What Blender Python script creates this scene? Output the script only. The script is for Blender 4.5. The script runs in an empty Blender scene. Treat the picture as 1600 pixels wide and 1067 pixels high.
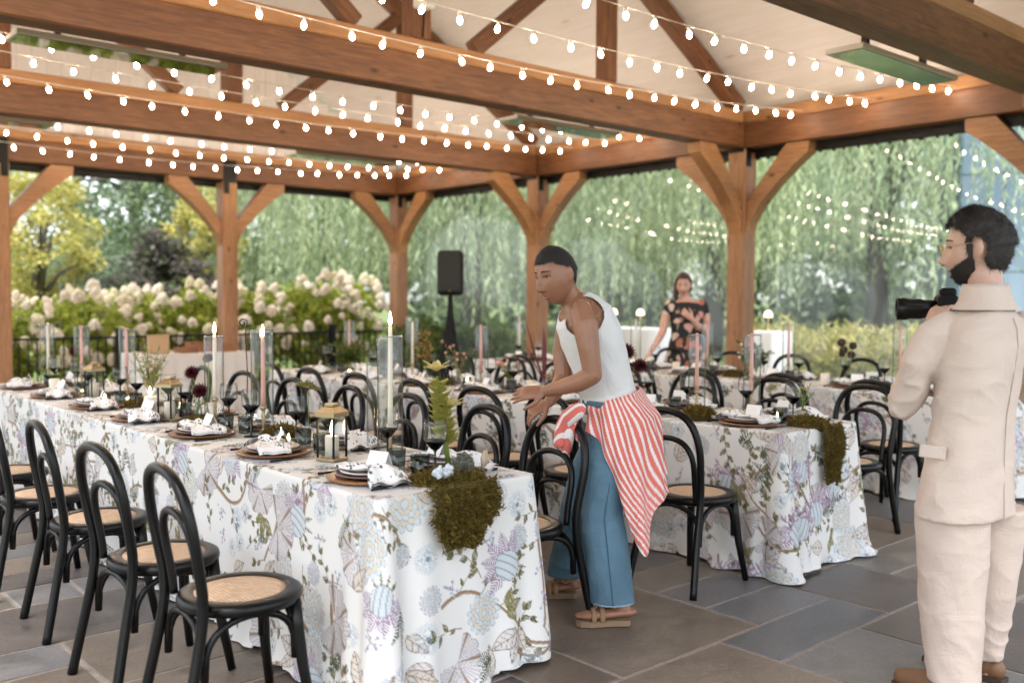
import bpy, bmesh, math, random
import numpy as np
from mathutils import Vector, Matrix, noise
R = math.radians
scene = bpy.context.scene
col = scene.collection

# ------------------------------------------------------------------ camera
YAW, PITCH, ROLL, CAMH = R(48.487), R(2.643), R(0.25), 1.445
FW = Vector((math.cos(YAW), math.sin(YAW), 0)); RT = Vector((math.sin(YAW), -math.cos(YAW), 0)); UP = Vector((0, 0, 1))
f2 = FW * math.cos(PITCH) - UP * math.sin(PITCH); u2 = UP * math.cos(PITCH) + FW * math.sin(PITCH)
cr = RT * math.cos(ROLL) + u2 * math.sin(ROLL); cu = u2 * math.cos(ROLL) - RT * math.sin(ROLL)
cam_data = bpy.data.cameras.new('camera')
cam = bpy.data.objects.new('camera', cam_data); col.objects.link(cam)
m = Matrix((cr, cu, -f2)).transposed().to_4x4(); m.translation = (0, 0, CAMH)
cam.matrix_world = m
cam_data.sensor_width = 36; cam_data.lens = 1498 / 1600 * 36
cam_data.clip_start = 0.05; cam_data.clip_end = 600
cam_data.dof.use_dof = True; cam_data.dof.focus_distance = 4.2; cam_data.dof.aperture_fstop = 1.6
scene.camera = cam

# ------------------------------------------------------------------ light: bright overcast day
world = bpy.data.worlds.new('World'); scene.world = world; world.use_nodes = True
wn = world.node_tree.nodes; wl = world.node_tree.links
bg = wn['Background']; sky = wn.new('ShaderNodeTexSky'); sky.sky_type = 'NISHITA'; sky.sun_disc = False
SUN_EL, SUN_AZ = R(62), R(215)          # azimuth of the sun measured from +x towards +y
sky.sun_elevation = SUN_EL; sky.sun_rotation = R(90) - SUN_AZ
sky.air_density = 1.0; sky.dust_density = 1.5; sky.ozone_density = 1.0
hs = wn.new('ShaderNodeHueSaturation'); hs.inputs['Saturation'].default_value = .4      # overcast: a greyer sky
wl.new(sky.outputs[0], hs.inputs['Color']); wl.new(hs.outputs[0], bg.inputs[0]); bg.inputs[1].default_value = 0.12
sd = bpy.data.lights.new('sun', 'SUN'); sd.energy = 1.5; sd.angle = R(50); sd.color = (1, .95, .86)
sun = bpy.data.objects.new('sun', sd); col.objects.link(sun)
sdir = Vector((math.cos(SUN_EL) * math.cos(SUN_AZ), math.cos(SUN_EL) * math.sin(SUN_AZ), math.sin(SUN_EL)))
sun.rotation_euler = sdir.to_track_quat('Z', 'Y').to_euler(); sun.location = sdir * 40
vs = scene.view_settings
vs.view_transform = 'Standard'; vs.look = 'None'; vs.gamma = 1; vs.use_curve_mapping = False; vs.exposure = 2.3
cy = scene.cycles
cy.use_denoising = True; cy.use_adaptive_sampling = True; cy.adaptive_threshold = 0.02
cy.max_bounces = 8; cy.diffuse_bounces = 4; cy.glossy_bounces = 4; cy.transparent_max_bounces = 24; cy.transmission_bounces = 6
cy.caustics_reflective = False; cy.caustics_refractive = False; cy.sample_clamp_indirect = 6

# ------------------------------------------------------------------ helpers
def px_ray(px, py):
    x = (px - 800) / 1498; y = (py - 533.5) / 1498
    return f2 + cr * x - cu * y
def px_z(px, py, z):
    d = px_ray(px, py); return Vector((0, 0, CAMH)) + d * ((z - CAMH) / d.z)
def px_depth(px, py, dep):
    return Vector((0, 0, CAMH)) + px_ray(px, py) * dep
def px_x(px, py, x):
    d = px_ray(px, py); return Vector((0, 0, CAMH)) + d * (x / d.x)

class MB:
    def __init__(s): s.v = []; s.f = []
    def add(s, V, F, M=None):
        n = len(s.v)
        if M is not None: V = [M @ Vector(p) for p in V]
        s.v.extend([tuple(p) for p in V]); s.f.extend([tuple(i + n for i in f) for f in F]); return s
    def box(s, c, d, M=None):
        x, y, z = c; a, b, e = d[0] / 2, d[1] / 2, d[2] / 2
        V = [(x + i * a, y + j * b, z + k * e) for i in (-1, 1) for j in (-1, 1) for k in (-1, 1)]
        return s.add(V, [(0, 1, 3, 2), (4, 6, 7, 5), (0, 4, 5, 1), (2, 3, 7, 6), (0, 2, 6, 4), (1, 5, 7, 3)], M)
    def bbox(s, c, d, b=.01, M=None):
        """box with chamfered edges"""
        bm = bmesh.new(); bmesh.ops.create_cube(bm, size=1)
        for v in bm.verts: v.co = Vector((v.co.x * d[0], v.co.y * d[1], v.co.z * d[2]))
        bmesh.ops.bevel(bm, geom=bm.edges[:], offset=b, segments=1, affect='EDGES')
        bm.verts.index_update()
        V = [v.co + Vector(c) for v in bm.verts]; F = [[v.index for v in f.verts] for f in bm.faces]; bm.free()
        return s.add(V, F, M)
    def loft(s, rings, cap=True, closed=False):
        n = len(rings[0]); V = [p for r in rings for p in r]; F = []
        for i in range(len(rings) - 1):
            for j in range(n):
                k = (j + 1) % n
                F.append((i * n + j, i * n + k, (i + 1) * n + k, (i + 1) * n + j))
        if cap:
            F.append(tuple(reversed(range(n)))); F.append(tuple((len(rings) - 1) * n + j for j in range(n)))
        return s.add(V, F)
    def tube(s, P, r, n=8, cap=True, flat=1.0, up=None):
        P = [Vector(p) for p in P]
        rr = r if isinstance(r, (list, tuple)) else [r] * len(P)
        rings = []; u = None
        for i, p in enumerate(P):
            t = (P[min(i + 1, len(P) - 1)] - P[max(i - 1, 0)]).normalized()
            if u is None:
                a = Vector(up) if up is not None else (Vector((0, 0, 1)) if abs(t.z) < .9 else Vector((1, 0, 0)))
                u = (a - t * a.dot(t)).normalized()
            else:
                u = (u - t * u.dot(t)).normalized()
            w = t.cross(u)
            rings.append([p + (u * math.cos(2 * math.pi * j / n) * rr[i] + w * math.sin(2 * math.pi * j / n) * rr[i] * flat) for j in range(n)])
        return s.loft(rings, cap)
    def limb(s, P, r, n=14, flat=1.0, up=None):
        """tube with rounded ends"""
        P = [Vector(p) for p in P]; r = list(r)
        a = (P[0] - P[1]).normalized(); b = (P[-1] - P[-2]).normalized()
        P2 = [P[0] + a * r[0] * .9, P[0] + a * r[0] * .55] + P + [P[-1] + b * r[-1] * .55, P[-1] + b * r[-1] * .9]
        r2 = [r[0] * .4, r[0] * .82] + r + [r[-1] * .82, r[-1] * .4]
        return s.tube(P2, r2, n, True, flat, up)
    def lathe(s, prof, n=20, c=(0, 0, 0), cap=True):
        c = Vector(c)
        rings = [[c + Vector((r * math.cos(2 * math.pi * j / n), r * math.sin(2 * math.pi * j / n), z)) for j in range(n)] for r, z in prof]
        return s.loft(rings, cap)
    def ball(s, c, r, n=10, k=7, sc=(1, 1, 1), M=None):
        c = Vector(c); rings = []
        for i in range(1, k):
            a = math.pi * i / k
            rings.append([Vector((math.sin(a) * math.cos(2 * math.pi * j / n) * r * sc[0], math.sin(a) * math.sin(2 * math.pi * j / n) * r * sc[1], -math.cos(a) * r * sc[2])) for j in range(n)])
        if M is not None: rings = [[M @ p for p in q] for q in rings]
        rings = [[p + c for p in q] for q in rings]
        return s.loft(rings)
    def mesh(s, name, smooth=False, mat=None):
        me = bpy.data.meshes.new(name); me.from_pydata(s.v, [], s.f); me.update()
        if smooth: me.polygons.foreach_set('use_smooth', [True] * len(me.polygons))
        if mat is not None: me.materials.append(mat)
        return me
    def build(s, name, mat, parent=None, smooth=False, M=None):
        return link(name, s.mesh(name, smooth, mat), parent, M)

def link(name, me, parent=None, M=None):
    o = bpy.data.objects.new(name, me); col.objects.link(o)
    if parent is not None: o.parent = parent
    if M is not None: o.matrix_local = M
    return o
def tag(o, label, cat, group=None, kind=None):
    o['label'] = label; o['category'] = cat
    if group: o['group'] = group
    if kind: o['kind'] = kind
    return o
def thing(name, label, cat, loc=(0, 0, 0), rz=0, group=None):
    o = bpy.data.objects.new(name, None); col.objects.link(o); o.empty_display_size = .1
    o.location = loc; o.rotation_euler = (0, 0, rz)
    return tag(o, label, cat, group)
def struct(o): o['kind'] = 'structure'; return o
def dup(root, loc, rz=0, label=None, group=None, sc=None):
    r = root.copy(); col.objects.link(r); r.location = loc; r.rotation_euler = (0, 0, rz)
    if sc: r.scale = (sc, sc, sc)
    if label: r['label'] = label
    if group: r['group'] = group
    for ch in list(root.children):
        c = ch.copy(); col.objects.link(c); c.parent = r; c.matrix_local = ch.matrix_local
        for g in ch.children:
            d = g.copy(); col.objects.link(d); d.parent = c; d.matrix_local = g.matrix_local
    return r
def quads_mesh(name, V, mat, colors=None, smooth=False, per=4):
    """V: (N,per,3) array of separate polygons; colors: (N,3) per polygon"""
    N = V.shape[0]; me = bpy.data.meshes.new(name)
    me.vertices.add(N * per); me.vertices.foreach_set('co', np.ascontiguousarray(V.reshape(-1), dtype=np.float32))
    me.loops.add(N * per); me.loops.foreach_set('vertex_index', np.arange(N * per, dtype=np.int32))
    me.polygons.add(N); me.polygons.foreach_set('loop_start', np.arange(0, N * per, per, dtype=np.int32))
    try: me.polygons.foreach_set('loop_total', np.full(N, per, dtype=np.int32))
    except Exception: pass
    me.update(calc_edges=True)
    if colors is not None:
        at = me.color_attributes.new('tint', 'FLOAT_COLOR', 'POINT')
        c4 = np.ones((N, per, 4), np.float32); c4[:, :, :3] = colors[:, None, :]
        at.data.foreach_set('color', c4.reshape(-1))
    me.materials.append(mat); return me
def grid_mesh(name, P, mat, colors=None, wrap=False, smooth=True):
    """P: (rows, cols, 3) grid"""
    a, b = P.shape[:2]; me = bpy.data.meshes.new(name)
    idx = np.arange(a * b).reshape(a, b)
    if wrap: idx = np.concatenate([idx, idx[:, :1]], 1)
    q = np.stack([idx[:-1, :-1], idx[:-1, 1:], idx[1:, 1:], idx[1:, :-1]], -1).reshape(-1, 4)
    me.vertices.add(a * b); me.vertices.foreach_set('co', np.ascontiguousarray(P.reshape(-1), dtype=np.float32))
    n = len(q); me.loops.add(n * 4); me.loops.foreach_set('vertex_index', q.reshape(-1).astype(np.int32))
    me.polygons.add(n); me.polygons.foreach_set('loop_start', np.arange(0, n * 4, 4, dtype=np.int32))
    try: me.polygons.foreach_set('loop_total', np.full(n, 4, dtype=np.int32))
    except Exception: pass
    me.polygons.foreach_set('use_smooth', np.full(n, smooth))
    me.update(calc_edges=True)
    if colors is not None:
        at = me.color_attributes.new('tint', 'FLOAT_COLOR', 'POINT')
        c4 = np.ones((a * b, 4), np.float32); c4[:, :3] = colors.reshape(-1, 3)
        at.data.foreach_set('color', c4.reshape(-1))
    me.materials.append(mat); return me
def fuse(mb, voxel=.008, smooth=4, name='fused', mat=None):
    """one continuous skin round overlapping closed shapes"""
    me = mb.mesh('tmp'); o = bpy.data.objects.new('tmp', me); col.objects.link(o)
    md = o.modifiers.new('r', 'REMESH'); md.mode = 'VOXEL'; md.voxel_size = voxel; md.use_smooth_shade = True
    sm = o.modifiers.new('s', 'SMOOTH'); sm.factor = .5; sm.iterations = smooth
    dg = bpy.context.evaluated_depsgraph_get(); out = bpy.data.meshes.new_from_object(o.evaluated_get(dg))
    bpy.data.objects.remove(o); bpy.data.meshes.remove(me)
    out.name = name; out.materials.clear()
    if mat: out.materials.append(mat)
    return out

ORD = ['first', 'second', 'third', 'fourth', 'fifth', 'sixth', 'seventh', 'eighth', 'ninth', 'tenth']
# ------------------------------------------------------------------ materials
def mat(name, base=(.5, .5, .5), rough=.6, metal=0, spec=None, **kw):
    m = bpy.data.materials.new(name); m.use_nodes = True
    b = m.node_tree.nodes['Principled BSDF']
    b.inputs['Base Color'].default_value = (*base, 1); b.inputs['Roughness'].default_value = rough; b.inputs['Metallic'].default_value = metal
    if spec is not None: b.inputs['Specular IOR Level'].default_value = spec
    for k, v in kw.items(): b.inputs[k].default_value = v
    return m
class NT:
    """tiny node-tree helper"""
    def __init__(s, m): s.t = m.node_tree; s.n = s.t.nodes; s.l = s.t.links; s.b = s.n.get('Principled BSDF'); s.out = s.n.get('Material Output')
    def new(s, typ, **kw):
        n = s.n.new(typ)
        for k, v in kw.items():
            if k.startswith('i_'):
                key = k[2:]; key = int(key) if key.isdigit() else key
                n.inputs[key].default_value = v
            else: setattr(n, k, v)
        return n
    def lk(s, a, b): s.l.new(a, b)
    def coord(s, kind='Object', scale=(1, 1, 1), rot=(0, 0, 0)):
        c = s.new('ShaderNodeTexCoord'); mp = s.new('ShaderNodeMapping'); mp.inputs['Scale'].default_value = scale; mp.inputs['Rotation'].default_value = rot
        s.lk(c.outputs[kind], mp.inputs[0]); return mp.outputs[0]
    def noise(s, vec, scale, detail=4, rough=.5, dist=0):
        n = s.new('ShaderNodeTexNoise'); n.inputs['Scale'].default_value = scale; n.inputs['Detail'].default_value = detail; n.inputs['Roughness'].default_value = rough; n.inputs['Distortion'].default_value = dist
        if vec is not None: s.lk(vec, n.inputs['Vector'])
        return n.outputs['Fac']
    def ramp(s, fac, stops):
        r = s.new('ShaderNodeValToRGB'); e = r.color_ramp.elements
        while len(e) < len(stops): e.new(.5)
        for i, (p, c) in enumerate(stops): e[i].position = p; e[i].color = (*c, 1) if len(c) == 3 else c
        s.lk(fac, r.inputs[0]); return r.outputs[0]
    def mix(s, a, b, fac, mode='MIX'):
        n = s.new('ShaderNodeMix'); n.data_type = 'RGBA'; n.blend_type = mode
        for v, k in ((fac, 0), (a, 6), (b, 7)):
            if hasattr(v, 'is_linked') or isinstance(v, bpy.types.NodeSocket): s.lk(v, n.inputs[k])
            elif k == 0: n.inputs[0].default_value = v
            else: n.inputs[k].default_value = (*v, 1)
        return n.outputs[2]
    def math(s, op, a, b=0.0):
        n = s.new('ShaderNodeMath'); n.operation = op
        for i, v in enumerate((a, b)):
            if isinstance(v, bpy.types.NodeSocket): s.lk(v, n.inputs[i])
            else: n.inputs[i].default_value = v
        return n.outputs[0]
    def rand(s): return s.new('ShaderNodeObjectInfo').outputs['Random']
    def bump(s, h, strength=.3, dist=.01):
        b = s.new('ShaderNodeBump'); b.inputs['Strength'].default_value = strength; b.inputs['Distance'].default_value = dist
        s.lk(h, b.inputs['Height']); s.lk(b.outputs[0], s.b.inputs['Normal'])
    def base(s, sock): s.lk(sock, s.b.inputs['Base Color'])
    def attr(s, name='tint'):
        a = s.new('ShaderNodeAttribute'); a.attribute_name = name; return a.outputs['Color']

def wood_mat(name, dark, mid, light, rough=.55, knots=True):
    m = mat(name, mid, rough); t = NT(m)
    off = t.new('ShaderNodeVectorMath', operation='ADD'); r = t.rand()
    cmb = t.new('ShaderNodeCombineXYZ'); k = t.math('MULTIPLY', r, 37.0); t.lk(k, cmb.inputs[0]); t.lk(k, cmb.inputs[1]); t.lk(k, cmb.inputs[2])
    co = t.new('ShaderNodeTexCoord'); t.lk(co.outputs['Object'], off.inputs[0]); t.lk(cmb.outputs[0], off.inputs[1])
    mp = t.new('ShaderNodeMapping'); mp.inputs['Scale'].default_value = (1.2, 14, 14); t.lk(off.outputs[0], mp.inputs[0])
    g = t.noise(mp.outputs[0], 3.0, 6, .6, .8)
    c = t.ramp(g, [(.25, dark), (.5, mid), (.78, light)])
    mp2 = t.new('ShaderNodeMapping'); mp2.inputs['Scale'].default_value = (.6, 1.5, 1.5); t.lk(off.outputs[0], mp2.inputs[0])
    big = t.noise(mp2.outputs[0], 1.6, 3)
    c = t.mix(c, t.ramp(big, [(.3, (.62, .58, .55)), (.7, (1.12, 1.1, 1.08))]), .75, 'MULTIPLY')
    if knots:
        v = t.new('ShaderNodeTexVoronoi'); v.inputs['Scale'].default_value = 1.0
        mp3 = t.new('ShaderNodeMapping'); mp3.inputs['Scale'].default_value = (2.2, 5, 5); t.lk(off.outputs[0], mp3.inputs[0]); t.lk(mp3.outputs[0], v.inputs['Vector'])
        kf = t.ramp(v.outputs['Distance'], [(.05, (1, 1, 1)), (.13, (0, 0, 0))])
        c = t.mix(c, tuple(x * .35 for x in dark), kf)
    t.base(c); t.bump(g, .25, .004); return m

M = {}
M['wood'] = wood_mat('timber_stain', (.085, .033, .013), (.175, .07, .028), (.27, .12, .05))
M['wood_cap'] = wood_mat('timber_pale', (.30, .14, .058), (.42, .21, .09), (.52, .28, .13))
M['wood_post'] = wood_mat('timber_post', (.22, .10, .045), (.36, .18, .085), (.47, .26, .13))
M['black_metal'] = mat('black_metal', (.005, .005, .005), .5, 0, .25)
M['black_lacquer'] = mat('black_lacquer', (.0035, .0033, .0033), .32, 0, .28)
M['black_matte'] = mat('black_matte', (.005, .005, .005), .75, 0, .25)
M['brass'] = mat('brass', (.46, .36, .22), .38, 1)
def board_mat():
    m = mat('whitewashed_board', (.72, .64, .57), .7); t = NT(m)
    r = t.rand(); cmb = t.new('ShaderNodeCombineXYZ'); k = t.math('MULTIPLY', r, 51.0)
    t.lk(k, cmb.inputs[0]); t.lk(k, cmb.inputs[1])
    co = t.new('ShaderNodeTexCoord'); off = t.new('ShaderNodeVectorMath', operation='ADD'); t.lk(co.outputs['Object'], off.inputs[0]); t.lk(cmb.outputs[0], off.inputs[1])
    mp = t.new('ShaderNodeMapping'); mp.inputs['Scale'].default_value = (.5, 8, 8); t.lk(off.outputs[0], mp.inputs[0])
    g = t.noise(mp.outputs[0], 2.5, 5, .55, .6)
    c = t.ramp(g, [(.3, (.82, .765, .74)), (.55, (.86, .82, .81)), (.8, (.89, .86, .85))])
    c = t.mix(c, t.ramp(r, [(0, (.96, .955, .95)), (1, (1.0, 1.0, 1.0))]), 1, 'MULTIPLY')
    v = t.new('ShaderNodeTexVoronoi'); mp3 = t.new('ShaderNodeMapping'); mp3.inputs['Scale'].default_value = (1.1, 5, 5); t.lk(off.outputs[0], mp3.inputs[0]); t.lk(mp3.outputs[0], v.inputs['Vector']); v.inputs['Scale'].default_value = 1
    c = t.mix(c, (.58, .44, .34), t.ramp(v.outputs['Distance'], [(.04, (.75, .75, .75)), (.11, (0, 0, 0))]))
    t.base(c); t.bump(g, .15, .003); return m
M['board'] = board_mat()
def thin_glass(name, tint=(1, 1, 1), rough=.02, edge=.55, base=.04, haze=0.0, hazecol=(.9, .95, 1), dark=.35, pw=4.0):
    m = bpy.data.materials.new(name); m.use_nodes = True; t = NT(m); t.n.remove(t.b)
    tr = t.new('ShaderNodeBsdfTransparent'); lw0 = t.new('ShaderNodeLayerWeight'); lw0.inputs[0].default_value = .5
    t.lk(t.mix(tint, tuple(x * dark for x in tint), t.math('POWER', lw0.outputs['Facing'], 4.0)), tr.inputs[0])
    gl = t.new('ShaderNodeBsdfGlossy'); gl.inputs['Roughness'].default_value = rough
    lw = t.new('ShaderNodeLayerWeight'); lw.inputs[0].default_value = .35
    fac = t.math('ADD', t.math('MULTIPLY', t.math('POWER', lw.outputs['Facing'], pw), edge), base)
    mx = t.new('ShaderNodeMixShader'); t.lk(fac, mx.inputs[0]); t.lk(tr.outputs[0], mx.inputs[1]); t.lk(gl.outputs[0], mx.inputs[2])
    last = mx.outputs[0]
    if haze:
        df = t.new('ShaderNodeBsdfTranslucent'); df.inputs[0].default_value = (*hazecol, 1); m2 = t.new('ShaderNodeMixShader'); m2.inputs[0].default_value = haze
        nz = t.noise(t.coord('Object', (1, .5, .25)), 1.6, 5, .65, 1.2)
        t.lk(t.math('MULTIPLY', t.ramp(nz, [(.35, (.3, .3, .3)), (.75, (1.6, 1.6, 1.6))]), haze), m2.inputs[0])
        t.lk(last, m2.inputs[1]); t.lk(df.outputs[0], m2.inputs[2]); last = m2.outputs[0]
    t.lk(last, t.out.inputs[0]); return m
M['glass'] = thin_glass('clear_glass', (.985, .99, .99), .015, 1.0, .03, dark=.15, pw=3.0)
M['glass_rim'] = thin_glass('glass_rim', (.8, .83, .84), .02, .8, .35, dark=.4)
M['glass_dark'] = thin_glass('smoked_glass', (.035, .05, .052), .03, .5, .06)
M['glass_smoke'] = thin_glass('grey_glass', (.62, .68, .68), .03, .6, .06)
M['vinyl'] = thin_glass('clear_vinyl', (.97, .99, .99), .012, .4, .034, .10, dark=1, pw=2.5)
def emis(name, color, strength):
    m = bpy.data.materials.new(name); m.use_nodes = True; t = NT(m); t.n.remove(t.b)
    e = t.new('ShaderNodeEmission'); e.inputs[0].default_value = (*color, 1); e.inputs[1].default_value = strength
    t.lk(e.outputs[0], t.out.inputs[0]); return m
M['bulb'] = emis('lit_bulb', (1, .80, .60), 38)
M['flame'] = emis('candle_flame', (1, .68, .36), 14)
M['lamp'] = emis('lit_lamp_shade', (1, .80, .55), 1.0)
def leaf_mat(name, trans=.45, rough=.55, gain=1.0):
    m = bpy.data.materials.new(name); m.use_nodes = True; t = NT(m)
    c = t.attr(); t.base(c); t.b.inputs['Roughness'].default_value = rough; t.b.inputs['Specular IOR Level'].default_value = .3
    tl = t.new('ShaderNodeBsdfTranslucent'); t.lk(c, tl.inputs[0])
    mx = t.new('ShaderNodeMixShader'); mx.inputs[0].default_value = trans
    t.lk(t.b.outputs[0], mx.inputs[1]); t.lk(tl.outputs[0], mx.inputs[2]); t.lk(mx.outputs[0], t.out.inputs[0]); return m
M['leaf'] = leaf_mat('leaf_tint')
def tint_mat(name, rough=.8, bump=None):
    m = mat(name, (.5, .5, .5), rough); t = NT(m); t.base(t.attr())
    if bump: t.bump(t.noise(t.coord('Object'), bump[0], 3), bump[1], .003)
    return m
M['cloth_print'] = tint_mat('printed_cotton', .85, (900, .08))
M['tint'] = tint_mat('tinted_matte', .75)
# ------------------------------------------------------------------ setting: ground and floor
XW, XL = 9.65, 0.14; YS = [-.334, 3.225, 6.784, 10.343, 13.902]; ZP = 3.2
rng = random.Random(7)
def grass_mat():
    m = mat('lawn_grass', (.09, .14, .04), .9); t = NT(m); c = t.coord('Object')
    n = t.noise(c, 1.2, 6, .7); n2 = t.noise(c, 40, 3)
    t.base(t.mix(t.ramp(n, [(.3, (.06, .11, .025)), (.7, (.16, .19, .06))]), t.ramp(n2, [(.3, (.6, .6, .6)), (.7, (1.2, 1.2, 1.1))]), 1, 'MULTIPLY')); t.bump(n2, .6, .03); return m
M['lawn'] = grass_mat()
lawn = struct(MB().box((0, 0, -.3), (500, 500, .4)).build('lawn', M['lawn']))
def mortar_mat():
    m = mat('mortar', (.3, .265, .23), .95); t = NT(m); n = t.noise(t.coord('Object'), 30, 5, .7)
    t.base(t.ramp(n, [(.3, (.24, .20, .165)), (.7, (.38, .325, .28))])); t.bump(n, .5, .004); return m
def stone_mat():
    m = mat('flagstone', (.16, .14, .125), .7); t = NT(m); r = t.rand()
    cmb = t.new('ShaderNodeCombineXYZ'); k = t.math('MULTIPLY', r, 91.0); t.lk(k, cmb.inputs[0]); t.lk(k, cmb.inputs[2])
    co = t.new('ShaderNodeTexCoord'); off = t.new('ShaderNodeVectorMath', operation='ADD'); t.lk(co.outputs['Object'], off.inputs[0]); t.lk(cmb.outputs[0], off.inputs[1])
    c = t.ramp(r, [(0, (.115, .10, .094)), (.16, (.185, .152, .122)), (.34, (.135, .14, .15)), (.5, (.205, .182, .158)), (.64, (.058, .047, .045)), (.72, (.17, .168, .172)), (.88, (.145, .112, .086))])
    c.node.color_ramp.interpolation = 'CONSTANT'
    n = t.noise(off.outputs[0], 3.5, 7, .65, .6); n2 = t.noise(off.outputs[0], 60, 4, .6)
    c = t.mix(c, t.ramp(n, [(.25, (.5, .48, .47)), (.5, (1, 1, 1)), (.75, (1.4, 1.33, 1.26))]), 1, 'MULTIPLY')
    c = t.mix(c, t.ramp(n2, [(.3, (.8, .8, .8)), (.7, (1.12, 1.12, 1.12))]), 1, 'MULTIPLY')
    t.base(c); t.lk(t.ramp(n, [(.3, (.30, .30, .30)), (.7, (.52, .52, .52))]), t.b.inputs['Roughness'])
    h = t.math('ADD', n, t.math('MULTIPLY', n2, .25)); t.bump(h, .35, .012); return m
M['stone'] = stone_mat()
floor = struct(MB().box((4.75, 6.0, -.0545), (13.5, 20.0, .1)).build('patio_floor', mortar_mat()))
U = .3
def ashlar(x0, y0, nx, ny, seed):
    rg = random.Random(seed); occ = [[False] * ny for _ in range(nx)]; out = []
    for i in range(nx):
        for j in range(ny):
            if occ[i][j]: continue
            for _ in range(12):
                a, b = rg.choice([(1, 1), (2, 1), (1, 2), (2, 2), (3, 2), (2, 3), (3, 2), (2, 3), (3, 3), (3, 1), (2, 2)])
                if i + a <= nx and j + b <= ny and all(not occ[p][q] for p in range(i, i + a) for q in range(j, j + b)): break
            else: a = b = 1
            for p in range(i, i + a):
                for q in range(j, j + b): occ[p][q] = True
            out.append((x0 + (i + a / 2) * U, y0 + (j + b / 2) * U, a, b))
    return out
smesh = {}
def stone_mesh(a, b, v):
    if (a, b, v) not in smesh:
        bm = bmesh.new(); bmesh.ops.create_cube(bm, size=1); rg = random.Random(a * 31 + b * 7 + v)
        for q in bm.verts: q.co = Vector((q.co.x * (a * U - .018), q.co.y * (b * U - .018), q.co.z * .03 - .015)) + Vector((rg.uniform(-.004, .004), rg.uniform(-.004, .004), 0))
        bmesh.ops.bevel(bm, geom=bm.edges[:], offset=.004, segments=1, affect='EDGES')
        me = bpy.data.meshes.new('flagstone'); bm.to_mesh(me); bm.free(); me.materials.append(M['stone']); smesh[a, b, v] = me
    return smesh[a, b, v]
near = ashlar(.3, .3, 32, 28, 3)
near = sorted(near, key=lambda s: (Vector((s[0], s[1])) - Vector((2, 1.5))).length)
rest = near[300:] + ashlar(-1.8, .3, 7, 28, 5) + ashlar(-1.8, 8.7, 40, 22, 6) + ashlar(-1.8, -3.3, 40, 12, 8)
for x, y, a, b in near[:300]:
    o = link('flagstone', stone_mesh(a, b, rng.randrange(3)), floor); o.location = (x, y, rng.uniform(-.0015, .0015))
mb = MB()
for x, y, a, b in rest: mb.box((x, y, -.0155), (a * U - .018, b * U - .018, .03))
o = mb.build('outer_flagstones', M['stone'], floor); o['kind'] = 'stuff'

# ------------------------------------------------------------------ pavilion
pav = thing('timber_pavilion', 'open timber pavilion with brown beams, curved braces and whitewashed board ceiling', 'pavilion')
def timber(name, p0, p1, w, h, mt, b=.012, parent=pav, upv=(0, 0, 1)):
    p0, p1 = Vector(p0), Vector(p1); d = p1 - p0; L = d.length; x = d.normalized()
    u = Vector(upv); 
    if abs(x.dot(u)) > .95: u = Vector((0, 1, 0))
    y = u.cross(x).normalized(); z = x.cross(y)
    Mx = Matrix((x, y, z)).transposed().to_4x4(); Mx.translation = (p0 + p1) / 2
    return MB().bbox((0, 0, 0), (L, w, h), b).build(name, mt, parent, False, Mx)
PW = .24
posts = [(XW, y) for y in YS] + [(XL, y) for y in YS] + [(XW - 3.17, YS[4]), (XW - 6.34, YS[4])]
for x, y in posts:
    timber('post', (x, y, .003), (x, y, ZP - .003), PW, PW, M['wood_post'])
ZT = 3.49; ZC = 3.63
for x in (XW, XL):                                                     # side plates
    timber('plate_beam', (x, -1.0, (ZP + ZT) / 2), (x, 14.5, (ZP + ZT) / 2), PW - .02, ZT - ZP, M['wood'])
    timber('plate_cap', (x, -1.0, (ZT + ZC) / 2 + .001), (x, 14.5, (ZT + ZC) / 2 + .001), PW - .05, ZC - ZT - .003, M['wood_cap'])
for y in YS:                                                           # tie beams butt between the plates
    a, b = XL + PW / 2 + .002, XW - PW / 2 - .002
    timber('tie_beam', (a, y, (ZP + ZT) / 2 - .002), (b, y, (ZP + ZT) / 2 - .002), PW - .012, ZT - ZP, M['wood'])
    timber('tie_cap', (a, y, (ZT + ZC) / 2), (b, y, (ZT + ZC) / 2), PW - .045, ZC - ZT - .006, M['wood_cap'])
SL = .6; XR = (XW + XL) / 2; ZR0 = 3.78
def zc(x): return ZR0 + SL * ((XW - x) if x >= XR else (x - XL))       # underside of the boards
for y in YS[:4]:                                                       # trusses
    k = zc(XR) - .2
    timber('king_post', (XR, y, ZC + .001), (XR, y, k), .19, .19, M['wood'])
    for sgn in (-1, 1):
        xe = XR + sgn * (XW - XR)
        p0 = Vector((xe - sgn * .10, y, ZC + .045)); p1 = Vector((XR + sgn * .0, y, zc(XR) - .13))
        timber('principal_rafter', p0, p1, .17, .17, M['wood'])
        xq = XR + sgn * 2.38
        timber('queen_post', (xq, y, ZC + .001), (xq, y, zc(xq) - .22), .16, .17, M['wood'])
        timber('truss_brace', (XR + sgn * .62, y, ZC + .03), (xq - sgn * .1, y, ZC + .03 + (2.38 - .62 - .1) * .82), .13, .15, M['wood'])
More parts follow.
